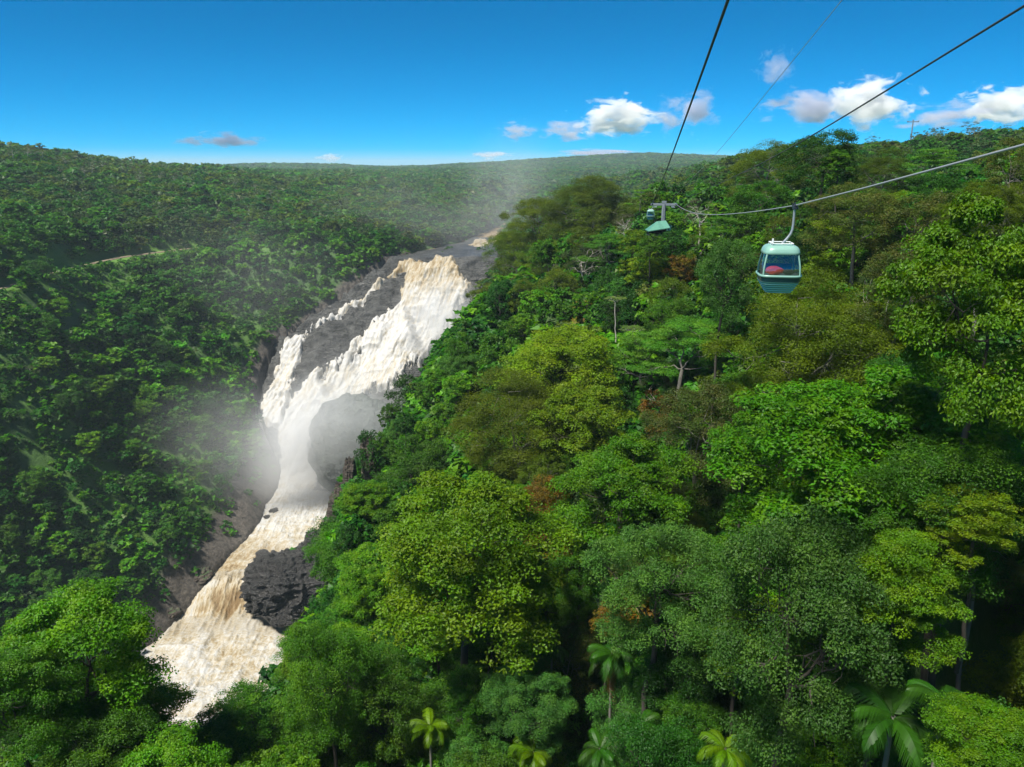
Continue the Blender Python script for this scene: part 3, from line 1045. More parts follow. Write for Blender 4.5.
# ------------------------------------------------------------------ trees: the ones the photo singles out
# (px, py, width, height, distance, kind, label)
HERO = [
    (78, 664, 150, 160, 62, 'bright', "glossy bright green tall-domed tree in the bottom left corner above the pool"),
    (138, 724, 104, 92, 66, 'bright', "lower dark green dome right of the tall glossy tree in the bottom left corner"),
    (12, 700, 120, 110, 58, 'broad', "dense green tree cut off by the left edge beside the tall glossy tree"),
    (95, 752, 120, 80, 56, 'broad', "broad green crown cut off by the bottom edge under the tall glossy tree"),
    (468, 562, 190, 165, 64, 'yellow', "yellow-green tree with orange-tinged leaf tips, brightest crown of the lower slope"),
    (545, 520, 62, 75, 80, 'orange', "rust brown crown tucked against the yellow-green tree's right side"),
    (332, 690, 92, 150, 62, 'broad', "vine-draped dark green tree standing right of the foaming pool"),
    (262, 735, 120, 70, 66, 'broad', "low leafy crown at the bottom below the foaming pool"),
    (622, 492, 120, 105, 77, 'bright', "pale green big-leaved tree with a grey trunk in the middle of the near slope"),
    (800, 625, 195, 235, 44, 'blue', "big fine-leaved bluish green tree filling the lower right centre"),
    (660, 590, 140, 130, 54, 'blue', "bluish green tree left of the big fine-leaved tree, above the skirted palm"),
    (855, 450, 230, 150, 62, 'bright', "wide fresh green tree with pale forked limbs showing, below the olive dome"),
    (940, 505, 150, 120, 54, 'broad', "deep green crown right of the wide fresh green tree"),
    (815, 352, 176, 100, 92, 'olive', "wide olive dome of fine foliage over grey branches, below the cable car"),
    (985, 312, 165, 215, 56, 'bright', "glossy bright green tree at the right edge above a black gap"),
    (858, 222, 92, 72, 112, 'brown', "brownish broad crown right behind the cable car"),
    (925, 235, 90, 76, 108, 'brown', "dull brown-green crown between the brownish crown and the right edge"),
    (905, 285, 84, 70, 88, 'brown', "dusky crown with pink-brown new leaves left of the glossy right-edge tree"),
    (822, 160, 76, 50, 150, 'dark', "dark emergent tree rising above the right skyline under the clouds"),
    (838, 164, 34, 26, 145, 'bright', "small light green crown in front of the dark emergent tree"),
    (726, 280, 60, 84, 104, 'blue', "column-like bluish tree left of and below the cable car"),
    (560, 372, 125, 78, 132, 'yellow', "mustard green tree in the middle of the slope right of the falls"),
    (520, 432, 130, 92, 112, 'olive', "olive tree with long bare silvery limbs above the yellow-green tree"),
    (615, 300, 24, 22, 142, 'umbrella', "small pale flat-topped tree on a tall thin white trunk"),
    (632, 330, 26, 22, 138, 'umbrella', "second pale flat-topped tree just below the tall thin-trunked one"),
    (690, 350, 105, 70, 122, 'tier', "layered light green tree with flat plates of leaves, left of the olive dome"),
    (640, 360, 70, 64, 130, 'tier', "flat-layered green tree with two bare stems below it"),
    (668, 320, 50, 40, 140, 'broad', "round mid green crown above the layered light green tree"),
    (700, 436, 105, 100, 88, 'brown', "full olive-brown crown below the layered trees"),
    (745, 452, 60, 85, 76, 'bright', "upright fresh green crown left of the wide fresh green tree"),
    (585, 420, 90, 70, 105, 'yellow', "yellowish crown below the mustard green tree"),
    (900, 590, 110, 110, 46, 'bright', "loose light green tree with open branches right of the big fine-leaved tree"),
    (975, 525, 85, 60, 50, 'yellow', "yellow-green spray of leaves by the right edge under the dark gap"),
    (985, 745, 110, 70, 34, 'bright', "light green shrubby crown in the bottom right corner"),
    (530, 705, 92, 78, 58, 'blue', "fluffy green crown between the two bright palms at the bottom"),
    (468, 712, 62, 84, 60, 'broad', "leafy green crown just right of the brightest palm"),
    (385, 712, 72, 90, 62, 'broad', "rounded green crown left of the brightest palm"),
    (690, 720, 60, 60, 52, 'broad', "small dark green crown in the shade left of the big fine-leaved tree"),
    (590, 214, 96, 44, 285, 'olive', "olive crown on top of the spur left of the cable tower"),
    (540, 222, 66, 44, 295, 'olive', "olive crown on the spur's shoulder just above the upper river"),
    (514, 254, 56, 48, 288, 'olive', "olive crown at the spur's edge beside the waterfall lip"),
    (492, 306, 46, 50, 272, 'olive', "olive crown hanging over the waterfall's right edge"),
    (552, 262, 60, 40, 250, 'olive', "dull olive crown in the middle of the spur"),
    (585, 262, 52, 34, 215, 'gum', "grey-green feathery crown between the spur and the shelter"),
    (625, 225, 30, 24, 230, 'bare', "grey leafless crown left of the green roofed shelter"),
    (610, 250, 60, 36, 205, 'tier', "fresh green flat crown below and left of the green roofed shelter"),
    (700, 215, 40, 30, 185, 'bare', "thin greyish crown right of the cable tower"),
    (648, 268, 44, 30, 165, 'yellow', "mustard crown below the green roofed shelter"),
    (682, 268, 34, 28, 160, 'orange', "small rust-coloured crown on the slope under the near rope"),
    (1012, 178, 60, 70, 92, 'brown', "dark brown tree at the right edge crossed by the near rope"),
    (985, 212, 76, 44, 84, 'olive', "olive crown below the near rope at the right edge"),
    (935, 198, 60, 36, 118, 'dark', "dark green crown below the near rope"),
    (880, 178, 60, 34, 165, 'olive', "olive crown right of the dark emergent tree"),
    (935, 168, 64, 30, 190, 'tier', "green flat-topped crown behind the near rope on the right"),
    (868, 290, 30, 44, 98, 'gum', "slender tree with a pale leaning trunk right of the cable car"),
    (890, 285, 34, 40, 95, 'gum', "second slender pale-trunked tree in the gap above the olive dome"),
    (760, 205, 60, 40, 165, 'broad', "green crown behind the cable car's hanger"),
    (720, 232, 50, 40, 140, 'tier', "light green flat crown left of the cable car's hanger"),
    (770, 175, 70, 30, 210, 'olive', "olive crown left of the dark emergent tree"),
    (652, 251, 34, 28, 158, 'broad', "mid green crown directly below the green roofed shelter"),
    (672, 244, 30, 28, 162, 'dark', "dark crown right of the shelter under the sagging rope"),
    (634, 243, 30, 26, 170, 'yellow', "mustard crown left of the shelter"),
    (410, 400, 44, 44, 200, 'dark', "dark green crown on the slope edge in front of the falls"),
    (375, 462, 44, 60, 172, 'dark', "dark leafy crown at the cliff edge beside the spray"),
    (420, 470, 70, 60, 150, 'broad', "rich green crown on the steep slope left of the olive tree"),
    (400, 535, 66, 60, 118, 'broad', "rich green crown below the cliff edge left of the yellow-green tree"),
]

PALMS = [
    # px, py, distance, size, fronds, label
    (430, 726, 58, 1.0, 13, "brightest yellow-green palm at the bottom, between two leafy crowns"),
    (533, 752, 55, .95, 13, "bright palm cut by the bottom edge below the fluffy green crown"),
    (552, 648, 63, .9, 12, "feathery palm in the shade under the yellow-green tree's right side"),
    (517, 666, 65, .8, 11, "dim palm just left of the feathery shaded palm"),
    (612, 652, 58, 1.0, 14, "tall palm with a brown skirt of dead fronds"),
    (642, 722, 51, .85, 11, "spreading palm in the dark gap below the skirted palm"),
    (600, 748, 51, .9, 11, "dim palm at the bottom left of the spreading palm"),
    (725, 748, 42, .8, 11, "light palm half hidden under the big fine-leaved tree"),
    (893, 716, 41, 1.25, 12, "large dark palm in the black gap right of the big fine-leaved tree"),
    (945, 700, 40, 1.0, 11, "second dark palm deeper in the black gap on the lower right"),
    (975, 402, 60, 1.1, 11, "dark palm in the black gap under the glossy right-edge tree"),
]

T = dict(x=[], y=[], gz=[], cz=[], R=[], zs=[], sp=[], hero=[])


def add_tree(x, y, gz, cz, R, zs, sp, hero=-1):
    for k_, v_ in zip(('x', 'y', 'gz', 'cz', 'R', 'zs', 'sp', 'hero'), (x, y, gz, cz, R, zs, sp, hero)):
        T[k_].append(v_)


for hi, (px, py, wd, ht, D, sp, lab) in enumerate(HERO):
    x, y, z = map(float, PH(px, py, D))
    _, _, dep = proj(x, y, z)
    R = wd / 2 / F * float(dep)
    zsc = float(np.clip(ht / wd * 1.05, .74, 1.5))
    if sp in ('umbrella',):
        zsc = .8
    g = float(ground(x, y))
    g = min(g, z - R * zsc * 1.1)
    add_tree(x, y, g, z, R / 1.0, zsc, sp, hi)
HN = len(HERO)
hx, hy, hz, hR = (np.array(T[k_]) for k_ in ('x', 'y', 'cz', 'R'))

# ------------------------------------------------------------------ trees: the rest of the forest
OPEN = [(375, 265), (398, 246), (440, 240), (497, 237), (502, 250), (484, 262), (474, 290), (466, 304), (455, 325), (442, 340), (407, 388), (385, 402),
        (378, 440), (352, 466), (337, 490), (324, 520), (338, 545), (330, 580), (318, 605), (297, 614), (283, 650), (260, 678), (210, 712), (172, 695),
        (135, 655), (120, 640), (150, 600), (205, 540), (236, 470), (258, 440), (250, 410), (268, 350), (296, 328), (340, 290)]
BANDS = [(18, 70, 5.0), (70, 130, 5.2), (130, 240, 5.6), (240, 420, 6.2), (420, 700, 7.0), (700, 1150, 8.6), (1150, 1700, 11.5),
         (1700, 2600, 16.0), (2600, 4200, 26.0), (4200, 7000, 44.0)]
cand = []
for d0, d1, s in BANDS:
    nr = max(1, int((d1 - d0) / s))
    for i in range(nr):
        D = d0 + (i + .5) * (d1 - d0) / nr
        na = int(1.5 * D / s)
        a = (np.arange(na) + rng.uniform(-.48, .48, na) + (i % 2) * .5) / na * 1.5 - .75
        dd = D + rng.uniform(-.48, .48, na) * s
        cand.append(np.stack([dd * np.sin(a), dd * np.cos(a), np.full(na, s)], 1))
cand = np.concatenate(cand)
x, y, s = cand.T
D = np.hypot(x, y)
zr_, L_, R_r = river_at(y)
side = np.maximum(L_ - x, x - R_r)
leftside = x < (L_ + R_r) / 2
g = ground(x, y)
R = s * .5 * np.clip(rng.lognormal(.12, .26, len(x)), .65, 2.0)
wall = (D > 300) & (D < 640) & leftside & (y > 180)
H = np.where(D < 240, rng.uniform(12, 18, len(x)), rng.uniform(7, 13, len(x)))
H = np.where(wall, rng.uniform(4, 9, len(x)), H)
H = np.where(D > 1700, 12.0, H)
R = np.where(D > 400, R * 1.22, R * 1.12)
R = np.where(wall, s * .5 * np.clip(rng.lognormal(.05, .38, len(x)), .5, 2.2), R)
H = np.where(D > 1700, H, np.maximum(H, R * 1.3))
zsc = np.where(D < 330, rng.uniform(.75, 1.25, len(x)), rng.uniform(.6, .95, len(x)))
zsc = np.where(D > 1700, np.minimum(zsc, 9.0 / R), zsc)
cz = g + H - R * zsc * .75
keep = ~((y > 235) & (y < 1450) & (side < np.where(leftside, np.where(y > 640, 1.5, np.where(y > 450, 3.5, 11)), np.where(y > 640, 1.5, 9)) * rng.uniform(.6, 1.4, len(x))))
keep &= ~((y > 240) & (y < 330) & (side < 14) & leftside)
rd = seg_dist(x, y, RAIL)
below = g < -62
keep &= ~((rd < 7) | ((rd < 20) & below & (D < 700)) | ((rd < 30) & below & (D < 590) & (rng.random(len(x)) < .8)))
u, v, dep = proj(x, y, cz)
_, vt, _ = proj(x, y, cz + R * zsc)
rp = R / dep * F
keep &= (u > -140) & (u < 1164) & (vt < 900)
# nothing of the near slope may stand in front of the open water, the shelter or the singled-out trees
o1 = poly_sd(u, vt, OPEN)
yrow = row_y(np.clip(vt, 196, 742))
keep &= ~((o1 > -rp * .35) & (y < yrow - 25))
gu, gv, _ = proj(x, y, g)
keep &= ~((poly_sd(gu, gv, OPEN) > np.where(leftside, 10, 0)) & (D > 225) & (y < 640))
keep &= ~((u > 640 - rp) & (u < 678 + rp) & (vt < 236) & (vt > 195) & (D < 200) & (D > 90))
hu, hv, hdep = proj(hx, hy, hz)
hD = np.hypot(hx, hy)
near = D < 330
for i in range(HN):
    px, py, wd, ht, dh, sp, lab = HERO[i]
    up_ = np.where(v < py, ht / 2 + rp * .75, ht * .42 + rp * .45)
    e = ((u - px) / (wd / 2 + rp * .55)) ** 2 + ((v - py) / up_) ** 2
    keep &= ~(near & (e < .95) & (D < dh + hR[i] * .4))
    d3 = np.sqrt((x - hx[i]) ** 2 + (y - hy[i]) ** 2 + (cz - hz[i]) ** 2)
    keep &= ~(d3 < .72 * (R + hR[i]))
for px, py, dh, sc_, nf_, lab in PALMS:
    rp_ = 2.2 * sc_ / dh * F
    keep &= ~((D < dh + 3) & (((u - px) / (rp_ + rp * .8)) ** 2 + ((v - py) / (rp_ * .8 + rp * .8)) ** 2 < 1))
# the dark gaps between the nearest crowns
GAPS = [(992, 405, 42, 40), (965, 640, 75, 75), (700, 520, 40, 22), (600, 560, 30, 20), (880, 330, 22, 20), (560, 620, 30, 34), (890, 720, 40, 50)]
for gx_, gy_, rx, ry in GAPS:
    keep &= ~((D < 75) & (((u - gx_) / rx) ** 2 + ((v - gy_) / ry) ** 2 < 1))
x, y, s, g, R, H, zsc, cz, D = (a[keep] for a in (x, y, s, g, R, H, zsc, cz, D))
wall = wall[keep]
# open scrubby faces on the gorge wall
scrub = fbm(x / 38, y / 38, 0, 3, 95)
ks = ~(wall & (scrub > .06) & (rng.random(len(x)) < .75))
x, y, s, g, R, H, zsc, cz, D, wall = (a[ks] for a in (x, y, s, g, R, H, zsc, cz, D, wall))
# seen from the camera and a few metres either side?
vis = np.zeros(len(x), bool)
top = cz + R * zsc
for ox in (-12.0, 0.0, 12.0):
    blocked = np.zeros(len(x), bool)
    for t in np.linspace(.08, .95, 26):
        xx, yy, zz = ox + (x - ox) * t, y * t, top * t
        gg = ground(xx, yy)
        blocked |= gg + np.where(np.hypot(xx, yy) < 300, 4.0, 2.0) > zz
    vis |= ~blocked
x, y, s, g, R, H, zsc, cz, D, wall = (a[vis] for a in (x, y, s, g, R, H, zsc, cz, D, wall))
patch = fbm(x / 45, y / 45, 0, 3, 81)
rr = rng.random(len(x))


def pick(i):
    d, p, q_ = D[i], patch[i], rr[i]
    if wall[i]:
        return ('bright' if p > .12 else 'broad') if q_ < .75 else ('dark' if q_ < .90 else ('gum' if q_ < .94 else 'tier'))
    if d < 330:
        uu = proj(x[i], y[i], cz[i])[0]
        if d > 205 and uu < 640:
            return 'olive' if q_ < .72 else ('gum' if q_ < .85 else 'broad')
        opts = ['broad', 'bright', 'dark', 'olive', 'brown', 'tier', 'yellow', 'blue', 'gum', 'orange']
        wts = np.array([.24, .17, .13, .10 + .1 * (p > .1), .08 + .06 * (p < -.15), .10, .06, .08, .03, .01])
        if x[i] < 0:
            wts = np.array([.42, .28, .2, .03, .01, .02, .02, .02, 0, 0])
        return opts[int(np.searchsorted(np.cumsum(wts / wts.sum()), q_))]
    return 'gum' if q_ < .34 + .2 * (p > 0) else ('broad' if q_ < .66 else ('olive' if q_ < .82 else ('dark' if q_ < .95 else 'tier')))


for i in range(len(x)):
    add_tree(x[i], y[i], g[i], cz[i], R[i], zsc[i], pick(i))
# a lower storey under the near crowns
nu = 2600
ua = rng.uniform(-.66, .66, nu)
ud = np.sqrt(rng.uniform(42 ** 2, 250 ** 2, nu))
ux, uy = ud * np.sin(ua), ud * np.cos(ua)
ug = ground(ux, uy)
uR = rng.uniform(2.2, 4.2, nu)
uc = ug + rng.uniform(3.5, 10, nu)
uu, uv, udep = proj(ux, uy, uc)
ut = proj(ux, uy, uc + uR)[1]
ur = uR / udep * F
uk = ~((poly_sd(uu, ut, OPEN) > -ur * .5)) & (uv < 860)
for i in range(HN):
    px, py, wd, ht, dh, sp, lab = HERO[i]
    e = ((uu - px) / (wd * .5 + ur * .5)) ** 2 + ((ut - py) / (ht * .38)) ** 2
    uk &= ~((e < 1) & (ud < dh + hR[i] * .3))
for px, py, dh, sc_, nf_, lab in PALMS:
    rp_ = 2.2 * sc_ / dh * F
    uk &= ~((ud < dh + 2) & (((uu - px) / (rp_ + ur * .7)) ** 2 + ((uv - py) / (rp_ + ur * .7)) ** 2 < 1))
for gx_, gy_, rx, ry in GAPS:
    uk &= ~((ud < 75) & (((uu - gx_) / rx) ** 2 + ((uv - gy_) / ry) ** 2 < 1))
uk &= ~((uu > 640 - ur) & (uu < 678 + ur) & (ut < 236) & (ut > 195) & (ud < 200) & (ud > 90))
for i in np.nonzero(uk)[0]:
    add_tree(ux[i], uy[i], ug[i], uc[i], uR[i], rng.uniform(.9, 1.4), ('broad', 'dark', 'broad', 'dark', 'blue', 'bright')[int(rng.integers(6))])
# thin emergent gums breaking the skylines
FORCE0 = len(T['x'])
for px in list(rng.uniform(4, 180, 15)) + list(rng.uniform(180, 345, 5)) + list(rng.uniform(855, 1010, 13)):
    left_ = px < 500
    D_ = rng.uniform(900, 1000) if left_ else rng.uniform(640, 760)
    x_, y_, _ = map(float, PH(px, 150, D_))
    zz = max(float(ground(*(np.array(PH(px, 150, dd_)[:2])))) + 9 - 0.0 * dd_ for dd_ in (D_,))
    g_ = float(ground(x_, y_))
    add_tree(x_, y_, g_, zz + rng.uniform(4, 9), rng.uniform(4.0, 7.0), .8, 'gum')
FORCE1 = len(T['x'])
A = {k_: np.array(v_) for k_, v_ in T.items()}
NT = len(A['x'])
A['D'] = np.hypot(A['x'], A['y'])
A['u'], A['v'], A['dep'] = proj(A['x'], A['y'], A['cz'])
A['rp'] = A['R'] / A['dep'] * F

# how much of each crown shows (crown discs, nearest first)
buf = np.full((384, 512), -1, np.int32)
order = np.argsort(A['D'])
shows = np.zeros(NT, int)
yy_, xx_ = np.mgrid[0:384, 0:512]
for i in order:
    cu, cv, r_ = A['u'][i] / 2, A['v'][i] / 2, A['rp'][i] / 2 * .9
    x0, x1 = int(max(0, cu - r_)), int(min(511, cu + r_ + 1))
    y0, y1 = int(max(0, cv - r_)), int(min(383, cv + r_ + 1))
    if x1 < x0 or y1 < y0:
        continue
    sub = buf[y0:y1 + 1, x0:x1 + 1]
    m = ((xx_[y0:y1 + 1, x0:x1 + 1] - cu) ** 2 + ((yy_[y0:y1 + 1, x0:x1 + 1] - cv) / min(1, A['zs'][i] + .15)) ** 2 <= max(r_, .5) ** 2) & (sub < 0)
    shows[i] = m.sum()
    sub[m] = i
shows[:HN] = 10 ** 6
shows[FORCE0:FORCE1] = 10 ** 5
chosen = np.argsort(-shows)[:290]
chosen = [int(i) for i in chosen if shows[i] > 0]
singles = set(chosen)

# ------------------------------------------------------------------ labels: each tree told by its look and its neighbours
MARKS = [("the cable car cabin", 777, 265), ("the green roofed shelter", 658, 228), ("the waterfall lip", 437, 258), ("the foot of the falls", 330, 465),
         ("the black rock outcrop", 290, 578), ("the foaming pool", 225, 665), ("the olive dome tree", 815, 352), ("the yellow-green tree", 468, 562),
         ("the dark emergent tree", 822, 160), ("the glossy edge tree", 990, 300), ("the glossy corner tree", 78, 664),
         ("the thin white trunk", 615, 310), ("the skirted palm", 612, 662), ("the brightest palm", 430, 728), ("the silvery bare limbs", 520, 440),
         ("the railway terrace", 110, 252), ("the left skyline", 60, 150), ("the far pylon", 911, 128), ("the big fine-leaved tree", 800, 625),
         ("the mustard green tree", 560, 372), ("the layered tree", 690, 350), ("the spur's top", 590, 210),
         ("the rust brown crown", 545, 520), ("the fresh forked tree", 855, 450), ("the cliff pinnacle", 349, 480)]
LOOK = {'broad': "mid green round", 'bright': "bright green leafy", 'dark': "dark green dense", 'olive': "olive fine-leaved", 'yellow': "yellow-green",
        'brown': "brownish green", 'blue': "bluish green", 'tier': "flat-layered green", 'umbrella': "flat-topped pale", 'gum': "grey-green thin",
        'orange': "rust-tinged", 'bare': "grey leafless"}
DIRS = ["right of", "below and right of", "below", "below and left of", "left of", "above and left of", "above", "above and right of"]
ORD = ["closest", "second", "third", "fourth", "fifth", "sixth", "seventh", "eighth", "ninth", "tenth", "eleventh", "twelfth"] + [f"{n}th" for n in range(13, 60)]
LABEL = {}
byspot = {}
for i in chosen:
    if A['hero'][i] >= 0:
        LABEL[i] = HERO[int(A['hero'][i])][6]
        continue
    best = None
    for nm, mx_, my_ in MARKS:
        d = math.hypot(A['u'][i] - mx_, A['v'][i] - my_)
        if best is None or d < best[0]:
            best = (d, nm, mx_, my_)
    ang = math.degrees(math.atan2(A['v'][i] - best[3], A['u'][i] - best[2])) % 360
    dr_ = DIRS[int((ang + 22.5) // 45) % 8]
    byspot.setdefault((str(A['sp'][i]), dr_, best[1]), []).append((best[0], i))
for (sp, dr_, nm), lst in byspot.items():
    lst.sort()
    for n_, (d, i) in enumerate(lst):
        LABEL[i] = (f"{LOOK[sp]} tree {dr_} {nm}" if len(lst) == 1 else f"{LOOK[sp]} tree, {ORD[n_]} such {dr_} {nm}")


def make_tree(i):
    sp, D_ = str(A['sp'][i]), A['D'][i]
    var = int(i) % 2 if A['hero'][i] < 0 else int(i) % 3
    px_r = A['rp'][i]
    lod = 'hero' if px_r > 45 else ('near' if px_r > 24 else ('mid' if px_r > 12 else 'far'))
    root = empty("rainforest_tree", (A['x'][i], A['y'][i], A['gz'][i]), float(rng.uniform(0, 6.28)))
    grp = ("trees on the far side of the gorge" if D_ > 300 else "rainforest trees on the slope under the cableway")
    tag(root, LABEL[i], "tree", grp)
    s_ = float(A['R'][i]) * 1.06
    z_ = float(A['cz'][i] - A['gz'][i])
    c = link("crown", crown_mesh(sp, lod, var), None, root, (0, 0, z_))
    c.scale = (s_, s_, s_ * float(A['zs'][i]) * (1.0 if sp not in ('tier', 'umbrella') else .9))
    t = link("trunk", trunk_mesh(sp, var, BARK.get(sp, BARK_DARK)), None, root, (0, 0, z_))
    t.scale = c.scale
    return root


for i in chosen:
    make_tree(i)

# ------------------------------------------------------------------ the rest of the forest: one mass
VS, CS = [], []
rest = [i for i in range(NT) if i not in singles and A['D'][i] > 47]
keyed = {}
for i in rest:
    d = A['D'][i]
    lod = ('mid' if d < 64 else 'stuff0' if d < 110 or (d < 160 and shows[i] > 0) else ('stuff1' if d < 420 else ('stuff2' if d < 850 else ('stuff3' if d < 1900 else 'stuff4'))))
    keyed.setdefault((str(A['sp'][i]), lod, int(i) % 4), []).append(i)
for (sp, lod, var), idx in keyed.items():
    V, C = crown_arrays(sp, lod, hashseed(sp) + var * 17)
    if V.shape[1] == 4:
        V = np.concatenate([V[:, [0, 1, 2]], V[:, [0, 2, 3]]])
        C = np.concatenate([C, C])
    idx = np.array(idx)
    th = rng.uniform(0, 6.28, len(idx))
    Rr2 = A['R'][idx][:, None, None] * 1.06
    co, si = np.cos(th)[:, None, None], np.sin(th)[:, None, None]
    X, Y, Z = V[None, ..., 0], V[None, ..., 1], V[None, ..., 2]
    W = np.stack([(X * co - Y * si) * Rr2 + A['x'][idx][:, None, None], (X * si + Y * co) * Rr2 + A['y'][idx][:, None, None],
                  Z * Rr2 * A['zs'][idx][:, None, None] + A['cz'][idx][:, None, None]], -1, dtype=np.float32)
    VS.append(W.reshape(-1, 3))
    tint = rng.uniform(.85, 1.45, (len(idx), 1, 1)) * (1 + rng.normal(0, .05, (len(idx), 1, 3)))
    CS.append((C[None] * tint).reshape(-1, 3).astype(np.float32))
# low bushes and creepers on the gorge walls and between the near trees
nb = 52000
a = rng.uniform(-.72, .72, nb)
d = np.where(rng.random(nb) < .2, np.sqrt(rng.uniform(75 ** 2, 230 ** 2, nb)), rng.uniform(200, 690, nb))
bx, by = d * np.sin(a), d * np.cos(a)
bg_ = ground(bx, by)
zr_, L_, R_r = river_at(by)
side = np.maximum(L_ - bx, bx - R_r)
bu, bv, bdep = proj(bx, by, bg_ + 1)
gm = seg_dist(bx, by, RAIL)
kp = ~((by > 235) & (by < 640) & (side < rng.uniform(2, 16, nb) * np.where(by > 450, .4, 1))) & (bu > -60) & (bu < 1084) & (bv < 860) & (gm > 9)
kp &= ~((d < 300) & (poly_sd(bu, bv - 8, OPEN) > -2))
for gx_, gy_, rx, ry in GAPS:
    kp &= ~((d < 110) & (((bu - gx_) / rx / 1.2) ** 2 + ((bv - gy_) / ry / 1.2) ** 2 < 1))
kp &= ~((poly_sd(bu, bv, OPEN) > 0) & (rng.random(nb) < .75))
blocked = np.zeros(nb, bool)
for t in np.linspace(.1, .95, 20):
    blocked |= ground(bx * t, by * t) > (bg_ + 4) * t
kp &= ~blocked
bx, by, bg_, d = bx[kp], by[kp], bg_[kp], d[kp]
for lo_, hi_, lod in ((0, 110, 'stuff1'), (110, 230, 'stuff2'), (230, 900, 'stuff3')):
    for sp in ('bush_a', 'bush_b', 'bush_c'):
        m = (d >= lo_) & (d < hi_)
        idx = np.nonzero(m)[0]
        idx = idx[(idx % 3) == {'bush_a': 0, 'bush_b': 1, 'bush_c': 2}[sp]]
        if not len(idx):
            continue
        V, C = crown_arrays(sp, lod, 77)
        if V.shape[1] == 4:
            V = np.concatenate([V[:, [0, 1, 2]], V[:, [0, 2, 3]]])
            C = np.concatenate([C, C])
        Rr2 = np.clip(rng.lognormal(.65, .4, len(idx)), 1.0, 4.5)[:, None, None]
        th = rng.uniform(0, 6.28, len(idx))
        co, si = np.cos(th)[:, None, None], np.sin(th)[:, None, None]
        X, Y, Z = V[None, ..., 0], V[None, ..., 1], V[None, ..., 2]
        W = np.stack([(X * co - Y * si) * Rr2 + bx[idx][:, None, None], (X * si + Y * co) * Rr2 + by[idx][:, None, None],
                      Z * Rr2 * .8 + bg_[idx][:, None, None] + Rr2 * .35], -1, dtype=np.float32)
        VS.append(W.reshape(-1, 3))
        tint = rng.uniform(.85, 1.5, (len(idx), 1, 1)) * (1 + rng.normal(0, .06, (len(idx), 1, 3)))
        CS.append((C[None] * tint).reshape(-1, 3).astype(np.float32))
VS, CS = np.concatenate(VS), np.concatenate(CS)
me = np_mesh("forest", VS, np.arange(len(VS)), 3, False, CS)
tag(link("forest", me, LEAF), "unbroken rainforest canopy covering the gorge walls, plateau and hills", "forest", kind='stuff')
del VS, CS
#<TREES@@
# ------------------------------------------------------------------ palms
def frond_mesh(name, L, n, seed, droop, dry=False, dark=False):
    r = np.random.default_rng(seed)
    s = np.linspace(0, 1, n)
    rx = L * (s * .92 - .12 * s ** 3)
    rz = L * (.42 * s - droop * s ** 2.2)
    path = np.stack([rx, 0 * s, rz], 1)
    tn = unit(np.gradient(path, axis=0))
    V, C = [], []
    base = np.array((0.16, 0.10, 0.045)) if dry else np.array((0.03, 0.085, 0.012) if dark else (0.085, 0.165, 0.012))  # dark: a deeper leaf green with the shade of the gaps painted in
    for i in range(2, n):
        ll = L * .30 * math.sin(math.pi * min(1, .12 + .86 * s[i])) ** .7 * r.uniform(.85, 1.1)
        for sg in (-1, 1):
            out = unit(np.array([tn[i][0] * .75, sg * 1.0, tn[i][2] * .75 - .12]))
            w_ = tn[i] * L * .0135
            p0 = path[i]
            p1 = p0 + out * ll * .55 + np.array([0, 0, -.02 * L])
            p2 = p0 + out * ll + np.array([0, 0, -.17 * L * r.uniform(.5, 1.5)])
            V += [[p0 - w_, p0 + w_, p1 + w_, p1 - w_], [p1 - w_, p1 + w_, p2 + w_ * .2, p2 - w_ * .2]]
            c = base * r.uniform(.75, 1.25)
            C += [c, c]
    V = np.array(V)
    tv, tq = tube(path, np.linspace(.018, .006, n) * L / 2.4, 4)
    verts = np.concatenate([V.reshape(-1, 3), tv])
    f = np.concatenate([np.arange(len(V) * 4).reshape(-1, 4), tq + len(V) * 4])
    col = np.concatenate([np.array(C), np.tile(base * .8, (len(tq), 1))])
    me = np_mesh(name, verts, f.ravel(), 4, False, col)
    me.materials.append(LEAF)
    return me


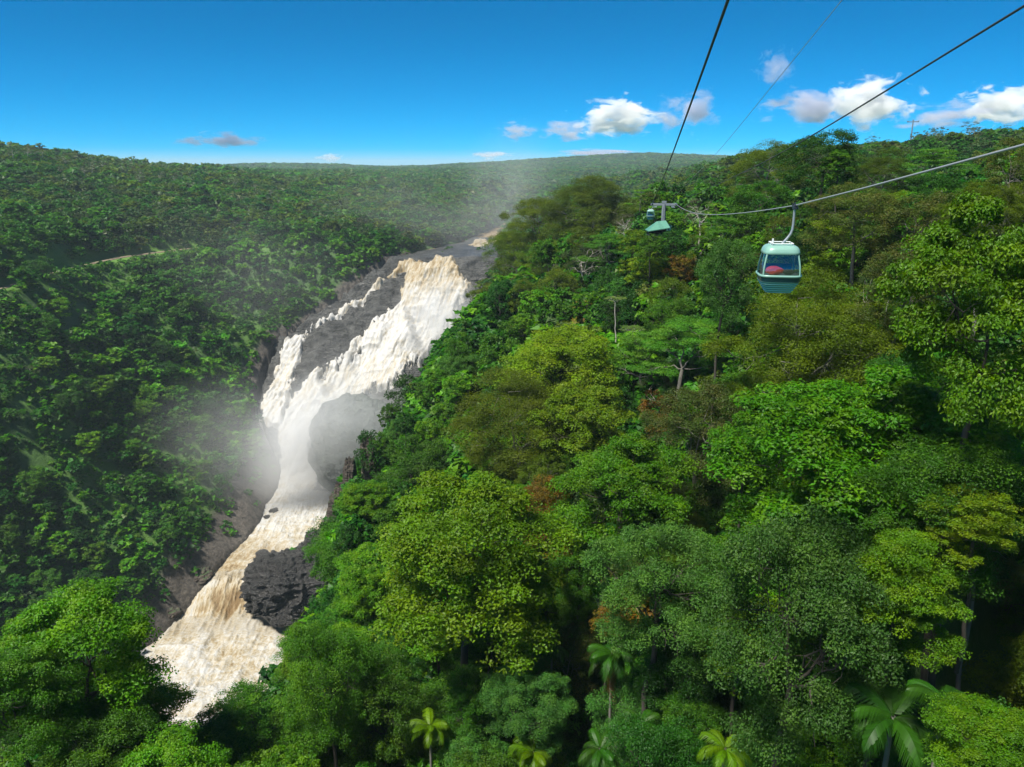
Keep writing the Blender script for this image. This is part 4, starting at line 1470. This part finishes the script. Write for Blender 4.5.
FROND = [frond_mesh("frond", 2.4, 36, k_, d_) for k_, d_ in ((1, .42), (2, .68), (3, .95))]
FROND_SHADED = [frond_mesh("frond", 2.4, 36, k_, d_, False, True) for k_, d_ in ((4, .42), (5, .68), (6, .95))]  # fronds for gap palms, the shade there put into their colour
DRY = frond_mesh("dead_frond", 2.2, 22, 9, 1.5, True)
_pv, _pq = tube(np.stack([np.array([0, .05, .02, -.03, 0, 0]), np.array([0, 0, .06, .05, .02, 0]), np.linspace(-9, 0, 6)], 1), [.16, .13, .12, .12, .11, .10], 9)
PALM_TRUNK = np_mesh("trunk", _pv, _pq.ravel(), 4, True)
PALM_TRUNK.materials.append(BARK_GREY)
for i, (px, py, D, sc, nf, lab) in enumerate(PALMS):
    x, y, z = map(float, PH(px, py, D))
    g = min(float(ground(x, y)), z - 3)
    root = empty("palm_tree", (x, y, g), float(rng.uniform(0, 6.28)))
    tag(root, lab, "palm", "palms in the gaps of the lower slope")
    h_ = z - g
    t = link("trunk", PALM_TRUNK, None, root, (0, 0, h_))
    t.scale = (sc, sc, max(1.0, h_ / 8.0))
    for k_ in range(nf):
        lev = k_ % 3
        f = link("frond", (FROND if 'right' in lab.split()[0] or 'brightest' in lab or 'light' in lab else FROND_SHADED)[lev], None, root, (0, 0, h_ - .1 * lev))
        f.scale = (sc * rng.uniform(.85, 1.1),) * 3
        f.rotation_euler = (rng.normal(0, .12), -.25 * (lev == 0) + rng.normal(0, .1), k_ * 2.39996 + rng.normal(0, .15))
    if 'skirt' in lab:
        for k_ in range(9):
            f = link("dead_frond", DRY, None, root, (0, 0, h_ - .5 - .12 * k_))
            f.scale = (sc,) * 3
            f.rotation_euler = (0, .75 + rng.normal(0, .1), k_ * 2.2)

# ------------------------------------------------------------------ ropeway materials
M_TEAL = pmat("teal_fibreglass", (0.19, 0.50, 0.44), 0.35, var=0.12, vscale=3)
M_RIB = pmat("ribbed_teal_fibreglass", (0.19, 0.50, 0.44), 0.4)
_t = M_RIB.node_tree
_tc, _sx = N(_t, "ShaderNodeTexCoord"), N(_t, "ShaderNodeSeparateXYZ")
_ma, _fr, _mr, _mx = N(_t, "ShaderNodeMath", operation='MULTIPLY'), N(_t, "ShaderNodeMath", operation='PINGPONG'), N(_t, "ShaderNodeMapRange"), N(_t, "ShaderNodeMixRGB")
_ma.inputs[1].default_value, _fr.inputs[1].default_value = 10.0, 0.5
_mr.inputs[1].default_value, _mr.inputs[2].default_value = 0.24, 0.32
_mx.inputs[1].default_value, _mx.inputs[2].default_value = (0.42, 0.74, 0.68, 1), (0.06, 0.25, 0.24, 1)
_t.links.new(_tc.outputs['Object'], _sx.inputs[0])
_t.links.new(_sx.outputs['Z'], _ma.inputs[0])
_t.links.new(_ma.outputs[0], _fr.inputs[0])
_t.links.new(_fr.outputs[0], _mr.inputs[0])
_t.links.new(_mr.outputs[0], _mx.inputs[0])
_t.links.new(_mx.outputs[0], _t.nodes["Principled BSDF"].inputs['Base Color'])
M_PALE = pmat("pale_green_paint", (0.19, 0.36, 0.30), 0.35, var=0.1, vscale=3)
M_BAND = pmat("dark_teal_band", (0.010, 0.055, 0.075), 0.3, var=0.15, vscale=4)
M_STEEL = pmat("galvanised_steel", (0.36, 0.39, 0.42), 0.45, metal=0.6, var=0.2, vscale=6)
M_GRIP = pmat("dark_grip_steel", (0.045, 0.055, 0.075), 0.4, metal=0.5, var=0.2, vscale=8)
M_WHITE = pmat("white_rail", (0.7, 0.72, 0.72), 0.4, var=0.06)
M_DARKCABLE = pmat("dark_wire_rope", (0.05, 0.052, 0.055), 0.6, metal=0.3, var=0.3, vscale=30)
M_CABLE = pmat("bright_wire_rope", (0.45, 0.46, 0.46), 0.45, metal=0.5, var=0.25, vscale=30)
M_BLACK = pmat("black_fabric", (0.012, 0.012, 0.016), 0.8, var=0.2)
M_RED = pmat("red_fabric", (0.55, 0.02, 0.02), 0.7, var=0.2, vscale=5)
M_SEAT = pmat("grey_bench", (0.11, 0.12, 0.13), 0.6, var=0.15)
M_ROOFG = pmat("green_metal_roof", (0.075, 0.22, 0.16), 0.45, var=0.2, vscale=2)
M_TOWER = pmat("grey_tower_paint", (0.17, 0.20, 0.225), 0.55, var=0.2, vscale=1)
M_TIMBER = pmat("dark_timber", (0.03, 0.035, 0.035), 0.8, var=0.3)


def glass_material():
    m, t, out = new_mat("cabin_glass")
    tr = N(t, "ShaderNodeBsdfTransparent")
    tr.inputs[0].default_value = (0.86, 0.93, 0.94, 1)
    gl = N(t, "ShaderNodeBsdfGlossy", Roughness=0.04)
    gl.inputs[0].default_value = (0.8, 0.9, 0.95, 1)
    lw = N(t, "ShaderNodeLayerWeight", Blend=0.35)
    mr = N(t, "ShaderNodeMapRange")
    mr.inputs[3].default_value, mr.inputs[4].default_value = 0.15, 0.55
    mx = N(t, "ShaderNodeMixShader")
    t.links.new(lw.outputs['Fresnel'], mr.inputs[0])
    t.links.new(mr.outputs[0], mx.inputs[0])
    t.links.new(tr.outputs[0], mx.inputs[1])
    t.links.new(gl.outputs[0], mx.inputs[2])
    t.links.new(mx.outputs[0], out.inputs['Surface'])
    return m


M_GLASS = glass_material()


def sup(t, hx_, hy_, p=4.5):
    c, s_ = np.cos(t), np.sin(t)
    return hx_ * np.sign(c) * np.abs(c) ** (2 / p), hy_ * np.sign(s_) * np.abs(s_) ** (2 / p)


def loft(prof, t0=0.0, t1=2 * math.pi, n=64, cap0=False, cap1=False, inset=0.0):
    closed = abs(t1 - t0 - 2 * math.pi) < 1e-6
    t = np.linspace(t0, t1, n, endpoint=not closed)
    V = []
    for z, a, b in prof:
        x, y = sup(t, a - inset, b - inset)
        V.append(np.stack([x, y, np.full(n, z)], 1))
    V = np.array(V)
    m = len(prof)
    i = np.arange(m * n).reshape(m, n)
    if closed:
        q = np.stack([i[:-1], np.roll(i[:-1], -1, 1), np.roll(i[1:], -1, 1), i[1:]], -1).reshape(-1, 4)
    else:
        q = np.stack([i[:-1, :-1], i[:-1, 1:], i[1:, 1:], i[1:, :-1]], -1).reshape(-1, 4)
    v = V.reshape(-1, 3)
    for cap, row in ((cap0, 0), (cap1, m - 1)):
        if cap:
            c = len(v)
            v = np.concatenate([v, V[row].mean(0, keepdims=True)])
            r = i[row]
            tri = np.stack([r, np.roll(r, -1), np.full(n, c), np.full(n, c)], -1)
            q = np.concatenate([q, tri])
    return v, q


def qmesh(name, v, q, mat, smooth=True, parent=None, loc=None):
    """faces given as quads (a repeated last index makes a triangle)"""
    me = bpy.data.meshes.new(name)
    me.from_pydata([tuple(map(float, p)) for p in v], [], [tuple(int(k_) for k_ in (f if f[2] != f[3] else f[:3])) for f in q])
    me.polygons.foreach_set("use_smooth", [smooth] * len(me.polygons))
    me.materials.append(mat)
    me.update()
    return link(name, me, None, parent, loc)


def boxv(cx, cy, cz_, sx, sy, sz, bev=0.0):
    bm = bmesh.new()
    bmesh.ops.create_cube(bm, size=1.0)
    for vv in bm.verts:
        vv.co = (vv.co.x * sx + cx, vv.co.y * sy + cy, vv.co.z * sz + cz_)
    if bev:
        bmesh.ops.bevel(bm, geom=bm.edges[:], offset=bev, segments=2, affect='EDGES')
    v = np.array([vv.co[:] for vv in bm.verts])
    q = [[vv.index for vv in f.verts] for f in bm.faces]
    bm.free()
    return v, q


def boxes(name, lst, mat, parent=None, bev=0.0, loc=None):
    me = bpy.data.meshes.new(name)
    vs, fs, o = [], [], 0
    for b in lst:
        v, q = boxv(*b, bev)
        vs += [tuple(p) for p in v]
        fs += [tuple(k_ + o for k_ in f) for f in q]
        o += len(v)
    me.from_pydata(vs, [], fs)
    me.materials.append(mat)
    me.update()
    return link(name, me, None, parent, loc)


def tubes(name, lst, mat, parent=None, k=8, loc=None):
    v, q = join([tube(p, r if np.ndim(r) else [r] * len(p), k) for p, r in lst])
    return qmesh(name, v, q, mat, True, parent, loc)


# cabin outline: height, half width, half depth
PROF = [(0.0, .56, .62), (0.04, .60, .66), (.22, .70, .76), (.45, .84, .90), (.66, .915, .97), (.84, .94, 1.0), (1.2, .915, .975), (1.55, .845, .90), (1.74, .80, .855),
        (1.92, .755, .81), (2.04, .69, .74), (2.10, .58, .63), (2.13, .40, .45)]


def pf(z):
    p = np.array(PROF)
    return z, float(np.interp(z, p[:, 0], p[:, 1])), float(np.interp(z, p[:, 0], p[:, 2]))


def make_cabin(label, detail=True):
    root = empty("cable_car", (0, 0, 0))
    tag(root, label, "cable car", "cable cars on the ropeway")
    zs = np.linspace(0, .50, 61)
    prof = []
    for z in zs:                                        # ribbed lower shell
        _, a, b = pf(z)
        rb = .022 * math.cos(z / .10 * 2 * math.pi)
        prof.append((z, a + rb, b + rb))
    v, q = loft(prof, cap0=True)
    qmesh("lower_shell", v, q, M_RIB, True, root)
    v, q = loft([pf(z) for z in np.linspace(.49, .72, 5)], inset=.004)
    qmesh("dark_band", v, q, M_BAND, True, root)
    _, a, b = pf(.72)
    v, q = loft([(.715, a - .01, b - .01), (.72, a + .015, b + .015), (.76, a + .035, b + .035), (.82, a + .03, b + .03), (.835, a - .04, b - .04)])
    qmesh("sill", v, q, M_PALE, True, root)
    # four panes of glass, their posts, and the header with the roof
    for s_, nm in ((0, "right"), (1, "back"), (2, "left"), (3, "front")):
        c = s_ * math.pi / 2
        v, q = loft([pf(z) for z in np.linspace(.82, 1.76, 8)], c - math.pi / 4, c + math.pi / 4, 26, inset=.02)
        qmesh("window", v, q, M_GLASS, True, root)
    for k_ in range(4):
        t_ = math.pi / 4 + k_ * math.pi / 2
        path = []
        for z in np.linspace(.80, 1.80, 8):
            _, a, b = pf(z)
            x, y = sup(np.array([t_]), a - .015, b - .015)
            path.append((x[0], y[0], z))
        tubes("post", [(path, .042)], M_PALE, root, 8)
    for s_ in (-1, 1):                                   # the two leaves of the side doors
        _, a, _ = pf(1.2)
        path = [((pf(z)[1] - .005) * s_, 0.0, z) for z in np.linspace(.12, 1.80, 12)]
        tubes("door_seam", [(path, .018)], M_BAND, root, 6)
    v, q = loft([(1.735, pf(1.735)[1] + .0, pf(1.735)[2]), (1.75, pf(1.75)[1] + .022, pf(1.75)[2] + .022)] + [(z, pf(z)[1] + .02, pf(z)[2] + .02) for z in (1.85, 1.94, 2.0, 2.06, 2.10)] + [pf(2.13)], cap1=True)
    qmesh("roof", v, q, M_PALE, True, root)
    # rack on the roof: two rails with feet, and a small aerial box
    lst = []
    for s_ in (-1, 1):
        lst.append(([(s_ * .46, -.52, 2.20), (s_ * .46, .52, 2.20)], .022))
        for yy in (-.48, 0, .48):
            lst.append(([(s_ * .46, yy, 2.06), (s_ * .46, yy, 2.20)], .018))
    lst.append(([(-.46, -.50, 2.20), (.46, -.50, 2.20)], .022))
    lst.append(([(-.46, .50, 2.20), (.46, .50, 2.20)], .022))
    tubes("roof_rack", lst, M_WHITE, root)
    boxes("aerial", [(-.42, -.30, 2.30, .07, .07, .22), (-.38, -.12, 2.26, .05, .12, .10)], M_WHITE, root, .008)
    # hanger: a bent tube from the roof to the grip on the rope
    arm = [(.0, 0, 2.08), (.10, 0, 2.22), (.26, 0, 2.42), (.38, 0, 2.60), (.44, 0, 2.80), (.45, 0, 3.05), (.45, 0, 3.70)]
    h_ = tubes("hanger", [(arm, [.06, .06, .06, .06, .06, .055, .05])], M_STEEL, root, 10)
    g_ = boxes("grip", [(.45, 0, 3.78, .13, .62, .16), (.45, -.24, 3.86, .16, .14, .14), (.45, .24, 3.86, .16, .14, .14), (.55, 0, 3.74, .10, .22, .10),
                        (.45, .0, 3.94, .05, .10, .12)], M_GRIP, root, .02)
    # benches inside, and the floor
    boxes("bench", [(0, -.62, .66, 1.45, .36, .08), (0, -.82, .80, 1.4, .07, .26)], M_SEAT, root, .02)
    boxes("bench", [(0, .62, .66, 1.45, .36, .08), (0, .80, .92, 1.4, .07, .50)], M_SEAT, root, .02)
    return root


# rope geometry: the tower's crossarm at 170 m, the cabin at 35.5 m
GRIP = PD(795, 205.5, 35.5)
TW_R, TW_L = PD(675, 203, 170), PD(652, 202, 170)
car = make_cabin("green cable car hanging close by over the slope, with bags behind its window")
hd = math.atan2((TW_R - GRIP).x, (TW_R - GRIP).y)
car.rotation_euler = (0, 0, -hd)
off = Matrix.Rotation(-hd, 3, 'Z') @ Vector((.45, 0, 3.86))
car.location = GRIP - off


def in_cabin(p):
    return car.location + Matrix.Rotation(-hd, 3, 'Z') @ Vector(p)


def bag(name, p, sx, sy, sz, seed, mat, label):
    o = link(name, rock_mesh(name, sx, sy, sz, seed, 4, .16, 0.0), mat, loc=in_cabin(p))
    o.rotation_euler = (0, 0, -hd)
    for p_ in o.data.polygons:
        p_.use_smooth = True
    return tag(o, label, "bag")


bag("red_bag", (-.32, -.74, 1.0), .42, .17, .21, 3, M_RED, "bright red bag lying inside the cable car against its front window")
bag("black_bag", (.28, -.74, .96), .28, .16, .14, 5, M_BLACK, "black bag beside the red one inside the cable car window")


def rope(pts, r, mat, name, label, n=60):
    P = np.array([tuple(p) for p in pts])
    s_ = np.concatenate([[0], np.cumsum(np.linalg.norm(np.diff(P, axis=0), axis=1))])
    t_ = np.concatenate([np.linspace(0, s_[-1], n)])
    # smooth catenary-like run through the points
    Q = np.stack([np.interp(t_, s_, P[:, a_]) for a_ in range(3)], 1)
    for _ in range(8):
        Q[1:-1] = (Q[:-2] + 2 * Q[1:-1] + Q[2:]) / 4
    o = tubes(name, [(Q, r)], mat, None, 8)
    return tag(o, label, "cable", "ropes of the cableway")


def along(px0, py0, d0, px1, py1, d1, t):
    a_, b_ = PD(px0, py0, d0), PD(px1, py1, d1)
    return a_ + (b_ - a_) * t


# near rope: behind the camera, past the right edge, down to the grip, on to the tower
a0 = PD(1024, 145, 15.2)
tag(tubes("haul_rope", [([tuple(a0 + (a0 - GRIP) * 1.2 + Vector((0, 0, 1.2))), tuple(a0), tuple(a0 * .5 + GRIP * .5 - Vector((0, 0, .03))), tuple(GRIP)], .030)], M_CABLE, None, 8),
    "pale steel rope rising from the cable car grip to the right edge", "cable", "ropes of the cableway")
gq = [GRIP + (TW_R - GRIP) * t_ + Vector((0, 0, -2.2 * 4 * t_ * (1 - t_) * .55)) for t_ in np.linspace(0, 1, 24)]
tag(tubes("haul_rope", [([tuple(p) for p in gq], [.028 + .012 * t_ for t_ in np.linspace(0, 1, 24)])], M_CABLE, None, 8),
    "pale sagging rope from the cable car grip back to the tower", "cable", "ropes of the cableway")
# our own rope overhead, from above the camera to the tower
b0 = PD(728, 0, 16.8)
bq = [b0 + (b0 - TW_L) * .16 + Vector((0, 0, .6)), b0] + [b0 + (TW_L - b0) * t_ + Vector((0, 0, -1.3 * 4 * t_ * (1 - t_) * .5)) for t_ in np.linspace(.04, 1, 24)]
tag(tubes("haul_rope", [([tuple(p) for p in bq], [.036, .036] + list(np.linspace(.036, .05, 24)))], M_DARKCABLE, None, 8),
    "thick dark rope coming down from the top edge to the tower", "cable", "ropes of the cableway")
c0 = PD(1024, 5, 14.1)
c1 = PD(765, 162, 44)
cq = [c0 + (c0 - c1) * .5, c0, c0 * .5 + c1 * .5 - Vector((0, 0, .12)), c1, PD(700, 193, 100), TW_R + Vector((.3, 0, .6))]
rope(cq, .024, M_DARKCABLE, "signal_cable", "dark slack cable running from the upper right corner down behind the cable car")
d0_, d1_ = PD(842, 0, 17.9), PD(720, 150, 46)
rope([d0_ + (d0_ - d1_) * .4, d0_, d1_, PD(672, 199, 170)], .010, M_CABLE, "signal_cable", "hair-thin pale cable crossing the clouds between the two dark ropes")


# ------------------------------------------------------------------ the tower with its shelter, and the far pylon
def world_box(px, py, d, wpx, hpx, dep, name, mat, parent):
    pass


tb = PD(663, 226, 170)
tw = empty("cable_tower", (tb.x, tb.y, float(ground(tb.x, tb.y))), -hd)
tag(tw, "grey steel cable tower with a wide crossarm standing over the green shelter", "tower")
zt = TW_R.z - tw.location.z
zsh = tb.z - tw.location.z
tubes("column", [([(0, 0, -1), (0, 0, zsh), (0, 0, zt - .2)], [.75, .5, .42])], M_TOWER, tw, 12)
boxes("crossarm", [(0, 0, zt - .25, 5.6, .45, .5), (0, 0, zt + .25, 1.0, .4, .5)], M_TOWER, tw, .05)
for s_ in (-1, 1):
    boxes("sheave_train", [(s_ * 2.5, 0, zt - .1, .25, 3.4, .22), (s_ * 2.5, -1.2, zt - .2, .3, .5, .4), (s_ * 2.5, 0, zt - .2, .3, .5, .4), (s_ * 2.5, 1.2, zt - .2, .3, .5, .4)],
          M_GRIP, tw, .03)
    boxes("catwalk", [(s_ * 1.9, 0, zt - .75, .7, 3.2, .06), (s_ * 1.55, 0, zt - .2, .04, 3.2, .04), (s_ * 1.55, -1.55, zt - .45, .04, .04, .55), (s_ * 1.55, 1.55, zt - .45, .04, .04, .55)],
          M_STEEL, tw)
tubes("ladder", [([(-.2, -.62, 1), (-.2, -.55, zt - .5)], .03), ([(.2, -.62, 1), (.2, -.55, zt - .5)], .03)] +
      [([(-.2, -.6, z), (.2, -.6, z)], .02) for z in np.arange(zt - 9, zt - .6, .4)], M_STEEL, tw, 5)

sb = PD(657.5, 233, 166)
sh_ = empty("shelter", (sb.x, sb.y, sb.z - 0.6), -hd + .15)
tag(sh_, "small open shelter with a green hipped metal roof at the tower foot", "shelter")
v = [(-2.3, -2.2, 1.2), (2.2, -2.2, 1.9), (2.2, 2.0, 1.9), (-2.3, 2.0, 1.2), (-.3, 0, 3.0), (1.6, 0, 3.2), (-2.3, -2.2, 1.05), (2.2, -2.2, 1.75), (2.2, 2.0, 1.75), (-2.3, 2.0, 1.05)]
q = [(0, 1, 5, 4), (1, 2, 5, 5), (2, 3, 4, 5), (3, 0, 4, 4), (6, 7, 1, 0), (7, 8, 2, 1), (8, 9, 3, 2), (9, 6, 0, 3)]
qmesh("roof", v, q, M_ROOFG, False, sh_)
boxes("wall", [(0, 1.7, .5, 3.9, .15, 1.4), (-1.9, 0, .4, .15, 3.2, 1.2), (0, -1.7, .1, 3.9, .12, .7)], M_TIMBER, sh_)
for a_ in (-1.95, 1.9):
    for b_ in (-1.85, 1.75):
        boxes("post", [(a_, b_, .6 + .15 * a_, .16, .16, 1.6)], M_TIMBER, sh_)
boxes("floor", [(0, 0, -.4, 4.4, 4.2, .25)], M_TIMBER, sh_)
boxes("stilt", [(-1.6, -1.6, -4, .25, .25, 7), (1.6, -1.6, -4, .25, .25, 7), (-1.6, 1.6, -4, .25, .25, 7), (1.6, 1.6, -4, .25, .25, 7)], M_TIMBER, sh_)
kb = PD(669, 229, 172)
kb_ = empty("hut", (kb.x, kb.y, kb.z), -hd)
tag(kb_, "tiny green roofed cabinet hut just right of the shelter", "hut")
boxes("wall", [(0, 0, .1, .9, .9, 1.0), (0, 0, -2.9, .25, .25, 5)], M_TEAL, kb_, .03)
v = [(-.65, -.65, .6), (.65, -.65, .6), (.65, .65, .6), (-.65, .65, .6), (0, 0, 1.05)]
qmesh("roof", v, [(0, 1, 4, 4), (1, 2, 4, 4), (2, 3, 4, 4), (3, 0, 4, 4), (3, 2, 1, 0)], M_ROOFG, False, kb_)

car2 = make_cabin("far small green cable car arriving at the tower above the shelter")
g2 = PD(653.2, 202.5, 176)
car2.rotation_euler = (0, 0, -hd)
car2.location = g2 - Matrix.Rotation(-hd, 3, 'Z') @ Vector((.45, 0, 3.86)) + Vector((0, 0, .15))
tag(tubes("haul_rope", [([tuple(TW_L), tuple(g2 + Vector((0, 0, .15))), tuple(PD(655, 196, 420))], .03)], M_DARKCABLE, None, 6),
    "short far rope carrying the small cable car behind the tower", "cable", "ropes of the cableway")

pp = PD(911, 138, 700)
py_ = empty("pylon", (pp.x, pp.y, float(ground(pp.x, pp.y))), -.5)
tag(py_, "thin far pylon with a T-shaped crossarm on the right skyline", "tower")
ph = PD(911, 122, 700).z - py_.location.z
tubes("column", [([(0, 0, -1), (0, 0, ph)], [.75, .5])], M_TOWER, py_, 8)
boxes("crossarm", [(0, 0, ph, 9.5, .7, .8), (-4.2, 0, ph + .5, 1.2, 1.6, .7), (4.2, 0, ph + .5, 1.2, 1.6, .7)], M_TOWER, py_, .05)
boxes("cabinet", [(0, 0, ph + 1.0, 1.2, 1.0, 1.4)], M_TOWER, py_, .05)
# ------------------------------------------------------------------ clouds, spray and haze
def cloud_material(name, dens, seed, flat=0.35, scale=1.9, thr=0.0, col=(1, 1, 1), aniso=0.3, step=None, wisp=False, amp=2.2, peak=.45):
    m, t, out = new_mat(name)
    L = t.links.new
    tc = N(t, "ShaderNodeTexCoord")
    ad = N(t, "ShaderNodeVectorMath", operation='ADD')
    ad.inputs[1].default_value = (seed * 3.17, seed * 1.31, seed * 7.7)
    n1 = N(t, "ShaderNodeTexNoise", Scale=scale, Detail=6.0, Roughness=0.58)
    ln = N(t, "ShaderNodeVectorMath", operation='LENGTH')
    fa = N(t, "ShaderNodeMapRange")
    fa.inputs[1].default_value, fa.inputs[2].default_value = 0.0, 1.0
    fa.inputs[3].default_value, fa.inputs[4].default_value = peak, peak - 0.95
    n1.inputs['Distortion'].default_value = 0.35
    mu = N(t, "ShaderNodeMath", operation='MULTIPLY_ADD')
    mu.inputs[1].default_value, mu.inputs[2].default_value = amp, .5 - .5 * amp
    s = N(t, "ShaderNodeMath", operation='ADD')
    r = N(t, "ShaderNodeMapRange")
    r.inputs[1].default_value, r.inputs[2].default_value = 0.52 + thr, (0.66 if not wisp else 1.05) + thr
    r.inputs[3].default_value, r.inputs[4].default_value = 0.0, dens
    L(tc.outputs['Object'], ad.inputs[0])
    L(ad.outputs[0], n1.inputs['Vector'])
    L(tc.outputs['Object'], ln.inputs[0])
    L(ln.outputs['Value'], fa.inputs[0])
    L(n1.outputs['Fac'], mu.inputs[0])
    L(mu.outputs[0], s.inputs[0])
    L(fa.outputs[0], s.inputs[1])
    L(s.outputs[0], r.inputs[0])
    pv = N(t, "ShaderNodeVolumePrincipled")
    pv.inputs['Color'].default_value = (*col, 1)
    pv.inputs['Anisotropy'].default_value = aniso
    L(r.outputs[0], pv.inputs['Density'])
    L(pv.outputs[0], out.inputs['Volume'])
    if step:
        m.cycles.volume_step_rate = step
    return m


def blob(name, px, py, d, wpx, hpx, deppx, mat, label, cat, group=None, kind=None, lean=0.0, rz=None):
    c = PD(px, py, d)
    bm = bmesh.new()
    bmesh.ops.create_icosphere(bm, subdivisions=3, radius=1.0)
    me = bpy.data.meshes.new(name)
    bm.to_mesh(me)
    bm.free()
    me.materials.append(mat)
    o = link(name, me, None, None, c)
    k_ = d / F / 2
    o.scale = (wpx * k_, deppx * k_, hpx * k_)
    o.rotation_euler = (0, lean, -math.atan2(c.x, c.y) if rz is None else rz)
    return tag(o, label, cat, group, kind)


CL = [
    # px, py, w, h, seed, density, grey?, label
    (618, 119, 92, 38, 1, .020, 0, "plump white cloud left of the thick dark rope"),
    (690, 112, 74, 48, 2, 0.0091, 1, "mauve-grey cloud behind the thick dark rope"),
    (866, 103, 92, 58, 3, .020, 0, "large white cloud crossed by the dark slack cable"),
    (805, 108, 92, 40, 4, 0.0091, 1, "grey trailing cloud left of the large white one"),
    (1003, 105, 90, 46, 5, .020, 0, "white cloud at the right edge above the skyline trees"),
    (945, 115, 90, 32, 6, 0.0091, 1, "flat grey cloud between the two white ones on the right"),
    (778, 68, 44, 42, 7, 0.0052, 1, "faint small puff near the hair-thin cable"),
    (568, 131, 62, 24, 8, 0.0104, 1, "ragged grey cloud left of the plump white one"),
    (517, 131, 46, 20, 9, 0.0104, 1, "small grey shred of cloud over the river"),
    (231, 140, 64, 20, 10, 0.0156, 1, "flat blue-grey cloud over the left plateau"),
    (193, 141, 36, 12, 11, 0.0130, 1, "thin grey wisp left of the flat blue-grey cloud"),
    (331, 158, 30, 10, 12, .02, 0, "tiny white cloud low on the left horizon"),
    (492, 155, 40, 9, 13, .02, 0, "tiny white cloud low on the horizon above the river"),
    (600, 153, 90, 9, 14, 0.0156, 1, "long low bank of grey cloud on the horizon"),
]
DC = 7000.0
for px, py, w_, h_, sd_, dn, gy_, lab in CL:
    dd = DC if py < 150 else 16000.0
    mt = cloud_material("cloud_vapour", dn * DC / dd * (.75 if not gy_ else 1.7), sd_, col=(1, 1, 1) if not gy_ else ((.74, .76, .88) if px > 400 else (.42, .5, .66)), aniso=0, wisp=bool(gy_), scale=2.3, amp=2.4, peak=.42, step=.5)
    blob("cloud", px, py, dd, w_ * 1.45, h_ * 1.45, w_ * 1.1, mt, lab, "cloud", "clouds along the horizon")

def spray_material(name, dens, seed, soft=1.6, rag=.55, scale=1.6):
    m, t, out = new_mat(name)
    L = t.links.new
    tc = N(t, "ShaderNodeTexCoord")
    ad = N(t, "ShaderNodeVectorMath", operation='ADD')
    ad.inputs[1].default_value = (seed * 3.17, seed * 1.31, seed * 7.7)
    n1 = N(t, "ShaderNodeTexNoise", Scale=scale, Detail=5.0, Roughness=0.6, Distortion=0.5)
    ln = N(t, "ShaderNodeVectorMath", operation='LENGTH')
    mr = N(t, "ShaderNodeMapRange")
    mr.inputs[1].default_value, mr.inputs[2].default_value = 1.0, 0.0
    pw = N(t, "ShaderNodeMath", operation='POWER')
    pw.inputs[1].default_value = soft
    nm = N(t, "ShaderNodeMapRange")
    nm.inputs[1].default_value, nm.inputs[2].default_value = 0.32, 0.68
    nm.inputs[3].default_value, nm.inputs[4].default_value = 1 - rag, 1 + rag
    m1 = N(t, "ShaderNodeMath", operation='MULTIPLY')
    m2 = N(t, "ShaderNodeMath", operation='MULTIPLY')
    m2.inputs[1].default_value = dens
    L(tc.outputs['Object'], ad.inputs[0])
    L(ad.outputs[0], n1.inputs['Vector'])
    L(tc.outputs['Object'], ln.inputs[0])
    L(ln.outputs['Value'], mr.inputs[0])
    L(mr.outputs[0], pw.inputs[0])
    L(n1.outputs['Fac'], nm.inputs[0])
    L(pw.outputs[0], m1.inputs[0])
    L(nm.outputs[0], m1.inputs[1])
    L(m1.outputs[0], m2.inputs[0])
    pv = N(t, "ShaderNodeVolumePrincipled")
    pv.inputs['Color'].default_value = (.985, .99, 1, 1)
    pv.inputs['Anisotropy'].default_value = 0.0
    L(m2.outputs[0], pv.inputs['Density'])
    L(pv.outputs[0], out.inputs['Volume'])
    return m


MIST = [
    # px, py, d, w, h, depth, density, lean, label
    (312, 450, 446, 150, 170, 80, .14, .15, "dense white spray boiling at the foot of the falls"),
    (245, 455, 432, 240, 210, 120, .013, .35, "thin spray drifting left over the gorge wall from the falls' foot"),
    (350, 425, 425, 150, 150, 60, .060, .0, "spray veil in front of the dark rock dome"),
    (440, 320, 536, 110, 110, 45, .10, .0, "bright spray bursting from the upper fall"),
    (345, 400, 486, 170, 150, 60, .024, .2, "spray hanging over the middle of the falls"),
    (270, 300, 560, 340, 230, 140, .0030, .4, "faint spray haze over the left gorge wall above the falls"),
    (505, 200, 660, 130, 170, 110, .009, .3, "pale spray column rising above the waterfall lip"),
    (420, 225, 650, 260, 110, 110, .0045, .2, "thin spray sheet hanging over the lip of the falls"),
    (275, 545, 385, 150, 120, 60, .005, .2, "faint spray over the narrow rapids"),
]
for k_, (px, py, d, w_, h_, de_, dn, ln_, lab) in enumerate(MIST):
    mt = spray_material("spray", dn, 20 + k_)
    blob("mist", px, py, d, w_, h_, de_, mt, lab, "mist", None, 'stuff', lean=ln_)

hz = bpy.data.meshes.new("haze")
bm = bmesh.new()
bmesh.ops.create_cube(bm, size=1.0)
bm.to_mesh(hz)
bm.free()
m, t, out = new_mat("haze_air")
pv = N(t, "ShaderNodeVolumePrincipled")
pv.inputs['Color'].default_value = (0.70, 0.86, 1.0, 1)
pv.inputs['Density'].default_value = 0.000075
pv.inputs['Anisotropy'].default_value = 0.0
t.links.new(pv.outputs[0], out.inputs['Volume'])
hz.materials.append(m)
zlo = float(GZ.min()) - 2.0
zhi = float(max(GZ.max() + 1, (A['cz'] + A['R'] * A['zs'] * 1.35).max() + 2, 20.0))
ho = link("haze", hz, None, None, (0, 0, (zlo + zhi) / 2))
ho.scale = (29000, 29000, zhi - zlo)
tag(ho, "pale blue haze of humid air filling the gorge", "haze", None, 'stuff')
